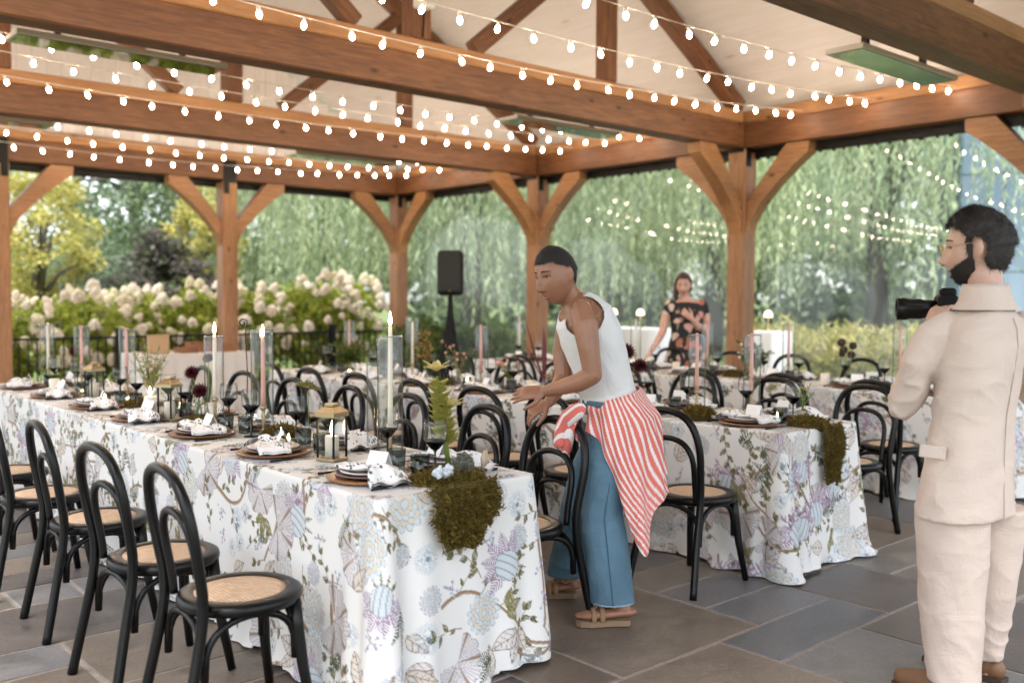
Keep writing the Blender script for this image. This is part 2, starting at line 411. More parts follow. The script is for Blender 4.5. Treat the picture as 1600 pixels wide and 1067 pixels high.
def knee(x, y, dx, dy):
    """curved knee brace from post to beam, running along (dx,dy)"""
    N = 10; lo = []; upp = []
    for i in range(N + 1):
        t = i / N; lo.append((.122 + .80 * t ** 1.25 * 1.0, -1.0 + .88 * t ** .82)); upp.append((.122 + .52 * t, -.62 + .618 * t))
    lo.append((.93, -.002)); upp.append((.645, -.002))
    mb = MB(); w = .085; V = []
    for s in (-w, w):
        for p in (lo, upp):
            V += [Vector((q[0], s, q[1])) for q in p]
    n = len(lo); F = []
    for i in range(n - 1):
        F += [(i, i + 1, n + i + 1, n + i), (2 * n + i, 3 * n + i, 3 * n + i + 1, 2 * n + i + 1),
              (i, 2 * n + i, 2 * n + i + 1, i + 1), (n + i, n + i + 1, 3 * n + i + 1, 3 * n + i)]
    F += [(0, n, 3 * n, 2 * n), (n - 1, 3 * n - 1, 4 * n - 1, 2 * n - 1)]
    if abs(lo[0][0] - upp[0][0]) < 1e-6: pass
    Mx = Matrix(((dx, -dy, 0, x), (dy, dx, 0, y), (0, 0, 1, ZP), (0, 0, 0, 1)))
    mb.add(V, F); mb.build('knee_brace', M['wood_cap'] if rng.random() < .3 else M['wood_post'], pav, False, Mx)
for i, y in enumerate(YS):
    for x, s in ((XW, -1), (XL, 1)):
        if i < 4: knee(x, y, 0, 1)
        if i > 0: knee(x, y, 0, -1)
        knee(x, y, s, 0)
for x in (XW - 3.17, XW - 6.34):
    knee(x, YS[4], 1, 0); knee(x, YS[4], -1, 0)
for x, y in posts:                                                     # black steel straps where post meets beam
    s = -1 if x > 5 else 1
    mb = MB().box((x + s * (PW / 2 + .004), y, (ZP + ZT) / 2 - .02), (.012, .21, ZT - ZP + .05))
    mb.box((x, y - PW / 2 - .004, (ZP + ZT) / 2 - .02), (.21, .012, ZT - ZP + .05))
    mb.box((x + s * .06, y - PW / 2 - .008, ZP - .09), (.09, .012, .24))
    mb.build('steel_strap', M['black_metal'], pav)
# ceiling boards on both slopes, running along the building
BW = .19; Ls = math.hypot(1, SL)
bme = MB().bbox((0, 0, 0), (15.9, BW - .0015, .02), .0012).mesh('ceiling_board', False, M['board'])
nb = int((XW + .72 - XR) * Ls / BW) + 1
for sgn in (-1, 1):
    for i in range(nb):
        d = (i + .5) * BW / Ls; x = XR + sgn * d
        z = zc(XR) - SL * d + .012
        o = link('ceiling_board', bme, pav); ang = math.atan(SL) * sgn
        Mx = Matrix.Translation((x, 6.75, z)) @ Matrix.Rotation(ang, 4, 'Y') @ Matrix.Rotation(R(90), 4, 'Z')
        o.matrix_local = Mx
roof_m = mat('roof_shingle', (.08, .075, .07), .9)
for sgn in (-1, 1):
    a = Vector((XR, 0, zc(XR) + .06)); b = Vector((XR + sgn * (XW + .75 - XR), 0, zc(XR) - SL * (XW + .75 - XR) + .06))
    V = []
    for p in (a, b):
        for y in (-1.25, 14.75):
            for dz in (0, .05): V.append((p.x, y, p.z + dz))
    MB().add(V, [(0, 2, 6, 4), (1, 5, 7, 3), (0, 1, 3, 2), (4, 6, 7, 5), (0, 4, 5, 1), (2, 3, 7, 6)]).build('roof', roof_m, pav)
# boarded gable at the far end
ng = 50; gw = (XW - XL - .1) / ng
for i in range(ng):
    x = XL + .05 + (i + .5) * gw; h0, h1 = ZC + .004, min(zc(x - gw / 2), zc(x + gw / 2)) - .01
    if h1 - h0 < .03: continue
    Mx = Matrix.Translation((x, YS[4] + .03, (h0 + h1) / 2)) @ Matrix.Rotation(R(90), 4, 'Y')
    MB().box((0, 0, 0), (h1 - h0, .02, gw - .005)).build('gable_board', M['board'], pav, False, Mx)
# black eave gutter and curtain track
for x, s in ((XW, 1), (XL, -1)):
    xg = x + s * .62
    MB().box((xg, 6.75, 3.315), (.11, 15.9, .11)).box((xg - s * .06, 6.75, 3.37), (.02, 15.9, .05)).build('gutter', M['black_metal'], pav)
    mb = MB().box((x + s * .10, 6.75, ZP - .052), (.05, 15.0, .10))
    for i in range(90): mb.box((x + s * .10, -.6 + i * .165 + rng.uniform(-.03, .03), ZP - .112), (.02, rng.uniform(.015, .05), .022))
    mb.build('curtain_track', M['black_metal'], pav)
MB().box((XR, YS[4] + .16, ZP - .052), (9.3, .05, .10)).build('curtain_track', M['black_metal'], pav)
MB().box((XR, YS[4] + .62, 3.315), (10.6, .11, .11)).build('gutter', M['black_metal'], pav)
MB().tube([(10.25, 14.3, 3.28), (10.2, 14.3, 3.05), (10.0, 14.25, 2.88), (9.83, 14.15, 2.78), (9.83, 14.15, 0.05)], .04, 10).build('downpipe', M['black_metal'], pav, True)
# clear vinyl walls
def vinyl(y0, y1, k, lab):
    N, K = 60, 30; P = np.zeros((K, N, 3))
    for j in range(K):
        for i in range(N):
            y = y0 + (y1 - y0) * i / (N - 1); z = .03 + 3.08 * j / (K - 1)
            P[j, i] = (9.79 + .042 * z + .007 * math.sin(y * 1.7 + z * .5 + k * 2) + .003 * math.sin(y * 4.1 + z * 1.3 + k), y, z)
    o = link('vinyl_panel', grid_mesh('vinyl_panel', P, M['vinyl']))
    tag(o, lab, 'vinyl wall')
for k, (a, b, lab) in enumerate([(YS[0], YS[1], 'clear vinyl wall panel beside the man in the linen suit'), (YS[1], YS[2], 'clear vinyl wall panel mirroring bulbs, between the two nearest posts'),
                                 (YS[2], YS[3], 'clear vinyl wall panel behind the woman in the floral dress'), (YS[3], YS[4], 'clear vinyl wall panel behind the speaker on its stand')]):
    vinyl(a + .13, b - .13, k, lab)
# radiant heater panels hung under the beams
mirror = mat('dark_mirror_glass', (.34, .36, .36), .03, 1.0)
def heater(x0, y, lab, L=1.5, z=3.2, tilt=0):
    t = thing('heater_panel', lab, 'heater', (x0 + L / 2, y, z))
    Mx = Matrix.Rotation(R(tilt), 4, 'X')
    MB().bbox((0, 0, .022), (L, .30, .04), .006).build('casing', mat('heater_casing', (.6, .56, .52), .5), t, False, Mx)
    MB().box((0, 0, -.001), (L - .03, .27, .004)).build('glass_face', mirror, t, False, Mx)
    for s in (-.3, .3): MB().box((s * L, 0, .16), (.035, .05, .24)).build('bracket', M['black_metal'], t)
heater(1.83, 7.25, 'mirror-faced heater panel behind the middle beam, left of the king post')
heater(6.35, 7.25, 'mirror-faced heater panel behind the middle beam, above the woman in white')
heater(6.35, 3.62, 'mirror-faced heater panel beside the beam above the man in linen')
heater(5.9, 10.85, 'mirror-faced heater panel behind the far beam, towards the plastic wall')
heater(1.6, 10.85, 'mirror-faced heater panel behind the far beam, towards the hydrangea side')
# white speaker box on the king post, black spotlights on the ceiling
t = thing('wall_speaker', 'small white speaker box fixed high on the king post', 'speaker', (XR - .04, YS[2] - .165, 3.98))
MB().bbox((0, 0, 0), (.15, .13, .24), .015).build('cabinet', mat('white_plastic', (.75, .73, .7), .5), t)
MB().bbox((0, -.068, 0), (.12, .008, .2), .003).build('grille', mat('grille_grey', (.5, .49, .47), .7), t)
MB().tube([(.0, 0, -.11), (.02, .03, -.2), (.03, .06, -.34)], .008, 8).build('cable', M['black_matte'], t, True)
sp = None
for i, (x, y) in enumerate([(5.55, 8.9), (5.45, 9.35), (6.4, 9.3)]):
    z = zc(x)
    t = thing('ceiling_spotlight', ['small black spotlight over the middle of the white ceiling', 'small black spotlight close behind its twin on the ceiling', 'small black spotlight set apart towards the plastic wall'][i], 'spotlight', (x, y, z - .1), 0, 'black ceiling spotlights')
    MB().tube([(0, 0, .1), (0, 0, .0)], .012, 8).build('stem', M['black_metal'], t)
    MB().tube([(-.11, .03, -.03), (.1, -.03, .02)], [.04, .03], 10).build('lamp_head', M['black_metal'], t)
    MB().box((0, 0, .095), (.1, .1, .02)).build('base_plate', M['black_metal'], t)

# ------------------------------------------------------------------ string lights
bulb_me = MB().lathe([(.004, .0), (.010, -.004), (.011, -.022), (.012, -.028), (.0165, -.042), (.017, -.051), (.013, -.062), (.004, -.071)], 12).mesh('bulb', True, M['bulb'])
sock_me = MB().lathe([(.004, .012), (.013, .01), (.014, -.024), (.004, -.025)], 10).mesh('socket', True, mat('socket_white', (.75, .72, .68), .5))
wire_m = mat('wire_clear', (.65, .6, .55), .5)
strands = [(4.23, .20, 'bulb string nearest the beam over the man in linen'), (5.07, .19, 'middle bulb string of the bay above the man and woman'), (5.91, .20, 'bulb string running just in front of the middle beam'),
           (8.10, .14, 'bulb string just behind the middle beam'), (8.67, .15, 'middle bulb string between the middle and far beams'), (9.50, .17, 'bulb string just in front of the far beam'),
           (11.45, .16, 'bulb string just behind the far beam'), (12.25, .18, 'middle bulb string of the bay against the boarded gable'), (13.1, .22, 'bulb string closest to the boarded gable')]
for y, sag, lab in strands:
    t = thing('string_light', lab + ', lit warm', 'string lights', (0, y, 0), 0, 'warm bulb strings across the ceiling')
    xa, xb = XL + .13, XW - .13; zz = lambda x: 3.52 - sag * (1 - ((x - XR) / (xb - XR)) ** 2)
    MB().tube([(xa + (xb - xa) * i / 40, 0, zz(xa + (xb - xa) * i / 40)) for i in range(41)], .0035, 5).build('wire', wire_m, t)
    n = 28; ph = rng.uniform(0, .3)
    for i in range(n):
        x = xa + (xb - xa) * (i + .2 + ph + rng.uniform(-.08, .08)) / n
        o = link('bulb', bulb_me, t); o.location = (x, rng.uniform(-.01, .01), zz(x) - .012); o.rotation_euler = (rng.uniform(-.3, .3), rng.uniform(-.4, .4), 0)
        link('socket', sock_me, o)
# ------------------------------------------------------------------ printed tablecloths
TX = [(1.79, 2.55), (4.24, 5.02), (6.69, 7.45)]; TY = (2.72, 8.25); TZ = .755
TN = ['the table with the ginger flower', 'the table behind the woman in white', 'the table nearest the clear plastic wall']
LAV = np.array((.33, .24, .34)); LAV2 = np.array((.58, .50, .56)); BLU = np.array((.33, .41, .48)); BLU2 = np.array((.57, .62, .63)); OLI = np.array((.13, .12, .035)); OLI2 = np.array((.24, .21, .075))
FER = np.array((.075, .095, .06)); BRN = np.array((.25, .155, .095)); BRN2 = np.array((.44, .33, .23)); BEI = np.array((.66, .55, .40)); INK = np.array((.13, .12, .14)); WHT = np.array((.72, .705, .68)); PAL = np.array((.61, .575, .55))
class Print:
    def __init__(s, u, v, seed, aa=.0015):
        s.u = u.ravel() / 1.3; s.v = v.ravel() / 1.3; s.c = np.tile(WHT, (s.u.size, 1)); s.rg = random.Random(seed); s.aa = aa / 1.3
        # coarse buckets keep each motif cheap
        s.bs = .12; bu = np.floor(s.u / s.bs).astype(int); bv = np.floor(s.v / s.bs).astype(int)
        key = bu * 4096 + bv; s.order = np.argsort(key, kind='stable'); s.keys = key[s.order]
    def near(s, cx, cy, r):
        b = s.bs; out = []
        for i in range(int(math.floor((cx - r) / b)), int(math.floor((cx + r) / b)) + 1):
            j0, j1 = int(math.floor((cy - r) / b)), int(math.floor((cy + r) / b))
            a = np.searchsorted(s.keys, i * 4096 + j0, 'left'); e = np.searchsorted(s.keys, i * 4096 + j1, 'right')
            out.append(s.order[a:e])
        return np.concatenate(out) if out else np.zeros(0, int)
    def put(s, idx, mask, colr):
        m = np.clip(mask, 0, 1)[:, None]; s.c[idx] = s.c[idx] * (1 - m) + colr * m
    def sm(s, d): return np.clip(.5 - d / (2 * s.aa), 0, 1)             # soft step, d<0 inside
    def loc(s, cx, cy, ang, r):
        i = s.near(cx, cy, r); x = s.u[i] - cx; y = s.v[i] - cy; c, n = math.cos(ang), math.sin(ang)
        return i, x * c + y * n, -x * n + y * c
    def leaf(s, cx, cy, ang, L, W, fill, ink, vein=.012, stripes=False, wavy=0):
        i, a, b = s.loc(cx, cy, ang, L * 1.05)
        if not i.size: return
        t = np.clip(a / L, 0, 1); w = W / 2 * np.sin(np.pi * t ** .75) * (1 + wavy * np.sin(t * 40))
        d = np.where((a < 0) | (a > L), 1, np.abs(b) - w); ins = s.sm(d)
        if stripes:
            st = np.sin((a - np.abs(b) * .9) * 2 * np.pi / vein)
            s.put(i, ins * np.clip(st * 3 + .6, 0, 1), ink); s.put(i, s.sm(np.abs(b) - .0012) * (d < 0), ink)
        else:
            s.put(i, ins * (.75 + .25 * np.sin(a * 200 + b * 300)), fill)
            st = np.sin((a - np.abs(b) * .8) * 2 * np.pi / vein)
            s.put(i, ins * np.clip(st * 5 - 4.0, 0, 1) * .8, ink); s.put(i, s.sm(np.abs(b) - .0013) * (d < 0), ink)
            s.put(i, s.sm(np.abs(d + .0012) - .0013), ink)
    def stroke(s, pts, r0, r1, colr, edge=None):
        n = len(pts)
        for k in range(n - 1):
            (x0, y0), (x1, y1) = pts[k], pts[k + 1]; L = math.hypot(x1 - x0, y1 - y0)
            if L < 1e-6: continue
            r = r0 + (r1 - r0) * k / max(1, n - 2)
            i, a, b = s.loc((x0 + x1) / 2, (y0 + y1) / 2, math.atan2(y1 - y0, x1 - x0), L / 2 + r * 2)
            if not i.size: continue
            d = np.hypot(np.maximum(np.abs(a) - L / 2, 0), b) - r
            s.put(i, s.sm(d), colr)
            if edge is not None: s.put(i, s.sm(np.abs(b - r * .6) - r * .35) * (d < 0) * .7, edge)
    def dahlia(s, cx, cy, r, c1, c2):
        i, a, b = s.loc(cx, cy, s.rg.uniform(0, 6), r * 1.1)
        rr = np.hypot(a, b); th = np.arctan2(b, a)
        for k in range(5, 0, -1):
            R0 = r * k / 5; n = 5 + 2 * k; ph = th * n / 2 + k
            edge = R0 * (.82 + .18 * np.abs(np.sin(ph)))
            m = s.sm(rr - edge); s.put(i, m, c2 if k % 2 else c1)
            s.put(i, s.sm(np.abs(rr - edge) - .0012), INK * 1.6 + BLU * .3)
            s.put(i, m * (rr > R0 * .72) * np.clip(1 - np.abs(np.sin(ph)) * 6, 0, 1), BLU)
    def thistle(s, cx, cy, r, c1):
        i, a, b = s.loc(cx, cy, 0, r); rr = np.hypot(a, b) / r; th = np.arctan2(b, a)
        m = (np.sin(th * 34 + np.sin(rr * 18) * .8) > -.1) * (rr < .72 + .28 * np.sin(th * 17 + 1.3) ** 2)
        s.put(i, m * (.45 + .5 * (1 - rr)), c1); s.put(i, s.sm(np.hypot(a, b) - r * .16), c1 * .6)
    def pom(s, cx, cy, ang, r):
        for k in range(6):
            an = ang + (k - 2.5) * .55; s.leaf(cx + .35 * r * math.cos(an), cy + .35 * r * math.sin(an), an, r * .95, r * .5, LAV2, LAV, .009, True)
        i, a, b = s.loc(cx, cy, ang, r)
        d = np.hypot(a / .62, b / .58) - r * .92; m = s.sm(d)
        s.put(i, m, BLU2); s.put(i, m * np.clip(np.sin((b + .25 * a * a / r) * 2 * np.pi / (r * .26)) * 4 - 2.6, 0, 1), INK * 2.2)
        s.put(i, m * np.clip(np.sin(a * 2 * np.pi / .006) * .8, 0, .35), BLU); s.put(i, s.sm(np.abs(d + .001) - .0016), LAV * .8)
        for k in range(4):
            an = ang + math.pi + (k - 1.5) * .5; s.leaf(cx + r * .5 * math.cos(an), cy + r * .5 * math.sin(an), an, r * .5, r * .16, OLI2, OLI, .006, True)
    def fan(s, cx, cy, ang, r):
        i, a, b = s.loc(cx, cy, ang, r); rr = np.hypot(a, b); th = np.arctan2(b, a)
        edge = r * (.85 + .12 * np.abs(np.sin(th * 5.5))) * (np.abs(th) < 2.2)
        m = s.sm(rr - edge); s.put(i, m * .8, PAL); s.put(i, m * np.clip(np.sin(th * 42 + rr * 60) * 3 - 1.2, 0, 1) * .75, LAV * .7 + BLU * .3)
        s.put(i, s.sm(np.abs(rr - edge) - .0012), INK * 2); s.put(i, m * np.clip(np.sin(th * 5.5) * 8 - 7, 0, 1), BRN)
    def berries(s, cx, cy, r):
        for k in range(9):
            an = s.rg.uniform(0, 6.28); q = s.rg.uniform(.3, 1) * r; x, y = cx + q * math.cos(an), cy + q * math.sin(an)
            s.stroke([(cx, cy), (x, y)], .0007, .0007, INK * 1.5); i, a, b = s.loc(x, y, 0, .006); s.put(i, s.sm(np.hypot(a, b) - .0045), LAV if k % 2 else BLU)
    def sprig(s, cx, cy, ang, n=5, L=.035, c=OLI, c2=OLI2):
        x, y = cx, cy; pts = [(x, y)]
        for k in range(n):
            ang += s.rg.uniform(-.35, .35); x += .028 * math.cos(ang); y += .028 * math.sin(ang); pts.append((x, y))
            sd = 1 if k % 2 else -1
            s.leaf(x, y, ang + sd * s.rg.uniform(.6, 1.1), L * s.rg.uniform(.7, 1.2), L * .5, c2 if s.rg.random() < .5 else c, c * .7, .008)
        s.stroke(pts, .0016, .001, BRN); s.leaf(x, y, ang, L, L * .5, c, c * .7)
    def branch(s, cx, cy, ang, n, w):
        x, y = cx, cy; pts = [(x, y)]; curl = s.rg.uniform(-.18, .18)
        for k in range(n):
            curl += s.rg.uniform(-.12, .12); curl *= .9; ang += curl; x += .022 * math.cos(ang); y += .022 * math.sin(ang); pts.append((x, y))
            if k % 4 == 2: s.sprig(x, y, ang + s.rg.choice((-1, 1)) * s.rg.uniform(.6, 1.2), s.rg.randrange(2, 5), s.rg.uniform(.022, .04))
        s.stroke(pts, w, w * .45, BRN, BRN2); return pts
    def paint(s, u0, u1, v0, v1, den=1.0):
        rg = s.rg; u0, u1, v0, v1 = u0 / 1.3, u1 / 1.3, v0 / 1.3, v1 / 1.3
        for _ in range(int((u1 - u0) * (v1 - v0) * 16 * den)):
            s.branch(rg.uniform(u0, u1), rg.uniform(v0, v1), rg.uniform(0, 6.28), rg.randrange(10, 20), rg.uniform(.004, .0095))
        g = .108; cells = [(i, j) for i in range(int(u0 / g) - 1, int(u1 / g) + 2) for j in range(int(v0 / g) - 1, int(v1 / g) + 2)]
        rg.shuffle(cells); seq = ['pom', 'leaf', 'dah', 'fern', 'thi', 'fan', 'leaf', 'sprig', 'fern', 'thi', 'leaf2', 'ber', 'sprig', 'dah2']
        for n, (i, j) in enumerate(cells):
            x = (i + .5 + rg.uniform(-.33, .33)) * g; y = (j + .5 + rg.uniform(-.33, .33)) * g; k = seq[n % len(seq)]; an = rg.uniform(0, 6.28)
            if k == 'pom': s.pom(x, y, an, rg.uniform(.075, .095))
            elif k == 'leaf':
                for q in range(rg.randrange(1, 4)): s.leaf(x, y, an + q * .8, rg.uniform(.08, .12), rg.uniform(.04, .06), PAL if q else BEI * .4 + PAL * .6, BRN * .8 + INK * .2, .02)
            elif k == 'leaf2':
                for q in range(3): s.leaf(x, y, an + q * 1.1, rg.uniform(.05, .08), .032, OLI2, OLI, .01)
            elif k == 'fern':
                for q in range(rg.randrange(2, 5)): s.leaf(x, y, an + q * .75, rg.uniform(.09, .13), rg.uniform(.03, .042), WHT, FER, .0095, True)
            elif k == 'dah': s.dahlia(x, y, rg.uniform(.055, .08), BEI * .7 + PAL * .3, BLU2)
            elif k == 'dah2': s.dahlia(x, y, rg.uniform(.03, .045), BLU2, PAL)
            elif k == 'thi':
                s.thistle(x, y, rg.uniform(.035, .05), BLU)
                if rg.random() < .6: s.thistle(x + .06, y - .03, .035, BLU * .8)
            elif k == 'fan': s.fan(x, y, an, rg.uniform(.08, .11))
            elif k == 'ber': s.berries(x, y, .035)
            else: s.sprig(x, y, an, rg.randrange(4, 8), rg.uniform(.028, .042))
        return s.c
def tablecloth(x0, x1, y0, y1, seed, fine, label):
    """cloth to the floor; fine(s) gives the sample step along the hem"""
    cr_, rg = .055, random.Random(seed)
    # perimeter: start at far end of the left long side, come forward, round the near end, go back on the right, far end
    segs = [((x0, y1 - cr_), (x0, y0 + cr_)), ((x0 + cr_, y0), (x1 - cr_, y0)), ((x1, y0 + cr_), (x1, y1 - cr_)), ((x1 - cr_, y1), (x0 + cr_, y1))]
    cen = [(x0 + cr_, y0 + cr_), (x1 - cr_, y0 + cr_), (x1 - cr_, y1 - cr_), (x0 + cr_, y1 - cr_)]; a0 = [math.pi, 1.5 * math.pi, 0, .5 * math.pi]
    P = []; Nn = []; S = []; s0 = 0; corner = []
    for k in range(4):
        (ax, ay), (bx, by) = segs[k]; L = math.hypot(bx - ax, by - ay); nx, ny = [(-1, 0), (0, -1), (1, 0), (0, 1)][k]; d = 0
        while d < L:
            t = d / L; x, y = ax + (bx - ax) * t, ay + (by - ay) * t; P.append((x, y)); Nn.append((nx, ny)); S.append(s0 + d); d += fine(k, x, y)
        s0 += L; corner.append(s0 + cr_ * .78); st = fine(k, bx, by); n = 34 if st < .008 else 10
        for i in range(n):
            a = a0[k] + (i + .5) / n * math.pi / 2; P.append((cen[k][0] + cr_ * math.cos(a), cen[k][1] + cr_ * math.sin(a))); Nn.append((math.cos(a), math.sin(a))); S.append(s0 + cr_ * math.pi / 2 * (i + .5) / n)
        s0 += cr_ * math.pi / 2
    P = np.array(P); Nn = np.array(Nn); S = np.array(S); n = len(S)
    stp = .0048 if seed == 1 else .007 if seed == 2 else .014
    drops = np.concatenate([[0, .002, .006, .012], np.arange(.018, TZ + .03, stp)]); K = len(drops)
    G = np.zeros((K, n, 3)); tot = s0
    def bellsum(c, w, s): d = np.abs(((s - c) + tot / 2) % tot - tot / 2); return np.exp(-(d / w) ** 2)
    ph = [rg.uniform(0, 6.28) for _ in range(12)]; fr = [rg.uniform(3, 8) for _ in range(4)] + [rg.uniform(9, 17) for _ in range(4)]
    for r_, d in enumerate(drops):
        t = min(d / TZ, 1.0); e = min(d, .012) / .012
        inset = -.012 * (1 - math.sin(e * math.pi / 2)); z = TZ + .0 - (.012 * (1 - math.cos(e * math.pi / 2)) if d < .012 else d)
        wav = sum(np.sin(S * fr[i] + ph[i]) for i in range(4)) * .006 + sum(np.sin(S * fr[4 + i] + ph[4 + i]) for i in range(4)) * .0035
        out = inset + .014 * t + wav * t ** 1.3
        for c in corner:                                              # the spare cloth falls in deep folds at each corner
            out = out + bellsum(c, .13, S) * (.052 * t ** 1.1)
            out = out + bellsum(c, .20, S) * np.sin((S - c) * 36 + .6) * .040 * t ** .9
            out = out + bellsum(c, .30, S) * np.sin((S - c) * 23 + 1.9) * .012 * t
        low = max(0, (t - .86) / .14)                                  # hem breaks on the floor
        out = out + low ** 1.5 * (.016 + .020 * np.sin(S * 13 + ph[8]) + .02 * np.sin(S * 29 + ph[9]))
        zz = np.full(n, z); fl = .006 + .004 * (np.sin(S * 21 + ph[10]) + 1) + .012 * (np.sin(S * 9 + ph[11]) > .3) * low
        zz = np.maximum(zz, fl)
        G[r_, :, 0] = P[:, 0] + Nn[:, 0] * out; G[r_, :, 1] = P[:, 1] + Nn[:, 1] * out; G[r_, :, 2] = zz
    mid = G[int(K * .6)]; dl = np.hypot(np.diff(mid[:, 0]), np.diff(mid[:, 1])); S2 = np.concatenate([[0], np.cumsum(dl)]); tot = S2[-1] + .02
    u = np.tile(S2, (K, 1)); v = np.tile(drops[:, None], (1, n))
    pr = Print(u, v, seed * 11, .0012 if seed == 1 else .002); colr = pr.paint(0, tot, 0, TZ)
    side = grid_mesh('tablecloth', G, M['cloth_print'], colr.reshape(K, n, 3), True)
    # top sheet
    stx = .008 if seed < 3 else .02; nx_ = int((x1 - x0 - .024) / stx) + 1; ys = [y0 + .012]
    while ys[-1] < y1 - .012: ys.append(ys[-1] + (.008 if ys[-1] < 4 and seed < 3 else .018))
    ys[-1] = y1 - .012; xs = np.linspace(x0 + .012, x1 - .012, nx_); X, Y = np.meshgrid(xs, ys)
    Z = TZ + .0008 * np.sin(X * 30 + Y * 17); Z[0] = Z[-1] = TZ; Z[:, 0] = Z[:, -1] = TZ
    pr = Print(X, Y, seed * 11 + 5, .003); ct = pr.paint(x0, x1, y0, y1, .8)
    top = grid_mesh('tabletop_cloth', np.stack([X, Y, Z], -1), M['cloth_print'], ct.reshape(*X.shape, 3))
    t = thing('tablecloth', label, 'tablecloth', (0, 0, 0), 0, 'floral tablecloths on the long tables')
    link('hanging_drop', side, t); link('top_sheet', top, t)
    return t
tablecloth(*TX[0], *TY, 1, lambda k, x, y: .0045 if (k == 1 or (k == 0 and y < 4.0)) else (.006 if k == 0 and y < 5 else .012 if k == 0 else .02), 'white botanical print tablecloth on the long table with the ginger flower')
tablecloth(*TX[1], *TY, 2, lambda k, x, y: .006 if (k == 1 or (k == 0 and y < 3.9)) else (.012 if k == 0 else .02), 'white botanical print tablecloth on the table behind the woman in white')
tablecloth(*TX[2], *TY, 3, lambda k, x, y: .014 if k < 2 else .03, 'white botanical print tablecloth on the table nearest the clear plastic wall')

# ------------------------------------------------------------------ bentwood chairs
def cane_mat():
    m = mat('woven_cane', (.52, .33, .17), .6); t = NT(m); c = t.coord('Object', (1, 1, 1), (0, 0, .75))
    ck = t.new('ShaderNodeTexBrick'); ck.inputs['Scale'].default_value = 26; ck.inputs['Mortar Size'].default_value = .035; ck.inputs['Brick Width'].default_value = .5; ck.inputs['Row Height'].default_value = .25
    ck.inputs['Color1'].default_value = (.82, .62, .46, 1); ck.inputs['Color2'].default_value = (.62, .43, .28, 1); ck.inputs['Mortar'].default_value = (.26, .15, .08, 1)
    t.lk(c, ck.inputs['Vector']); n = t.noise(c, 8, 3)
    t.base(t.mix(ck.outputs['Color'], t.ramp(n, [(.3, (.85, .85, .85)), (.7, (1.1, 1.08, 1.05))]), 1, 'MULTIPLY')); t.bump(ck.outputs['Fac'], -.5, .003); return m
M['cane'] = cane_mat()
def make_chair():
    """faces +x; origin on the floor below the seat centre"""
    t = thing('bentwood_chair', 'x', 'chair')
    SR, SZ = .205, .46
    MB().lathe([(.148, SZ - .004), (.155, SZ + .002), (.19, SZ + .003), (.203, SZ - .004), (.207, SZ - .018), (.203, SZ - .036), (.185, SZ - .042), (.15, SZ - .038), (.147, SZ - .02)], 40, cap=False).build('seat_ring', M['black_lacquer'], t, True)
    MB().lathe([(.0005, SZ + .004), (.07, SZ + .003), (.13, SZ + .001), (.153, SZ - .002), (.152, SZ - .012), (.0005, SZ - .014)], 36).build('cane_seat', M['cane'], t, True)
    # rear legs and outer hoop in one bent rod
    def back(y, z):   # x of the back plane at height z
        return -.185 - max(0, z - .46) * .17 - max(0, .46 - z) * .20
    pts = []
    half = [(.205, 0), (.195, .12), (.182, .26), (.176, .40), (.178, .50), (.188, .60), (.196, .68), (.192, .75), (.172, .815), (.135, .862), (.08, .888), (0, .897)]
    for y, z in half: pts.append((back(y, z), y, z))
    for y, z in reversed(half[:-1]): pts.append((back(-y, z), -y, z))
    def smooth(p, it=2):
        for _ in range(it):
            q = [p[0]]
            for a, b in zip(p, p[1:]): q += [tuple(.75 * x + .25 * y for x, y in zip(a, b)), tuple(.25 * x + .75 * y for x, y in zip(a, b))]
            q.append(p[-1]); p = q
        return p
    MB().tube(smooth(pts, 1), .0185, 10).build('back_hoop', M['black_lacquer'], t, True)
    half2 = [(.135, .445), (.135, .52), (.14, .60), (.138, .655), (.122, .70), (.09, .733), (.045, .75), (0, .754)]
    pts = [(back(0, z) + .012, y, z) for y, z in half2] + [(back(0, z) + .012, -y, z) for y, z in reversed(half2[:-1])]
    MB().tube(smooth(pts, 1), .0145, 8).build('inner_hoop', M['black_lacquer'], t, True)
    for s in (-1, 1):
        MB().tube([(.135, s * .13, SZ - .03), (.142, s * .14, .34), (.155, s * .155, .2), (.185, s * .18, .004)], [.023, .0215, .019, .0155], 10).build('front_leg', M['black_lacquer'], t, True)
    legs = [(.145, -.145), (.145, .145), (-.20, .182), (-.20, -.182)]
    for i in range(4):                                                  # arched braces under the seat
        a, b = Vector((*legs[i], .235)), Vector((*legs[(i + 1) % 4], .235)); n = 14; P = []
        mid = (a + b) / 2
        for k in range(n + 1):
            q = k / n; an = math.pi * q; c = a.lerp(b, .5 - .5 * math.cos(an) * .93); c.z = .235 + .18 * math.sin(an) ** .55
            pull = (Vector((0, 0, c.z)) - c) * .0; P.append(c + pull + Vector((-mid.x, -mid.y, 0)).normalized() * .012)
        MB().tube(P, .0125, 8).build('arch_brace', M['black_lacquer'], t, True)
    return t
chair0 = make_chair(); first = [True]
def chair(x, y, rz, label, group):
    if first[0]:
        first[0] = False; o = chair0; o.location = (x, y, 0); o.rotation_euler = (0, 0, rz); o['label'] = label; o['group'] = group; return o
    return dup(chair0, (x, y, 0), rz, label, group)
g0 = 'black bentwood chairs with cane seats at the long tables'
def row(xc, ys, rz, text, end='the moss end', first_=None):
    for i, y in enumerate(ys):
        lab = first_[0] if first_ and i == 0 else f'{ORD[i]} black bentwood chair from {end}, {text}'
        dx, dy = (first_[1] if first_ and i == 0 else (0, 0))
        chair(xc + dx + rng.uniform(-.018, .02), y + dy, rz + rng.uniform(-.08, .08), lab, g0)
row(1.43, [3.0, 3.62, 4.40, 5.12, 5.9, 6.7, 7.5], 0, 'daylit side of the ginger-flower table')
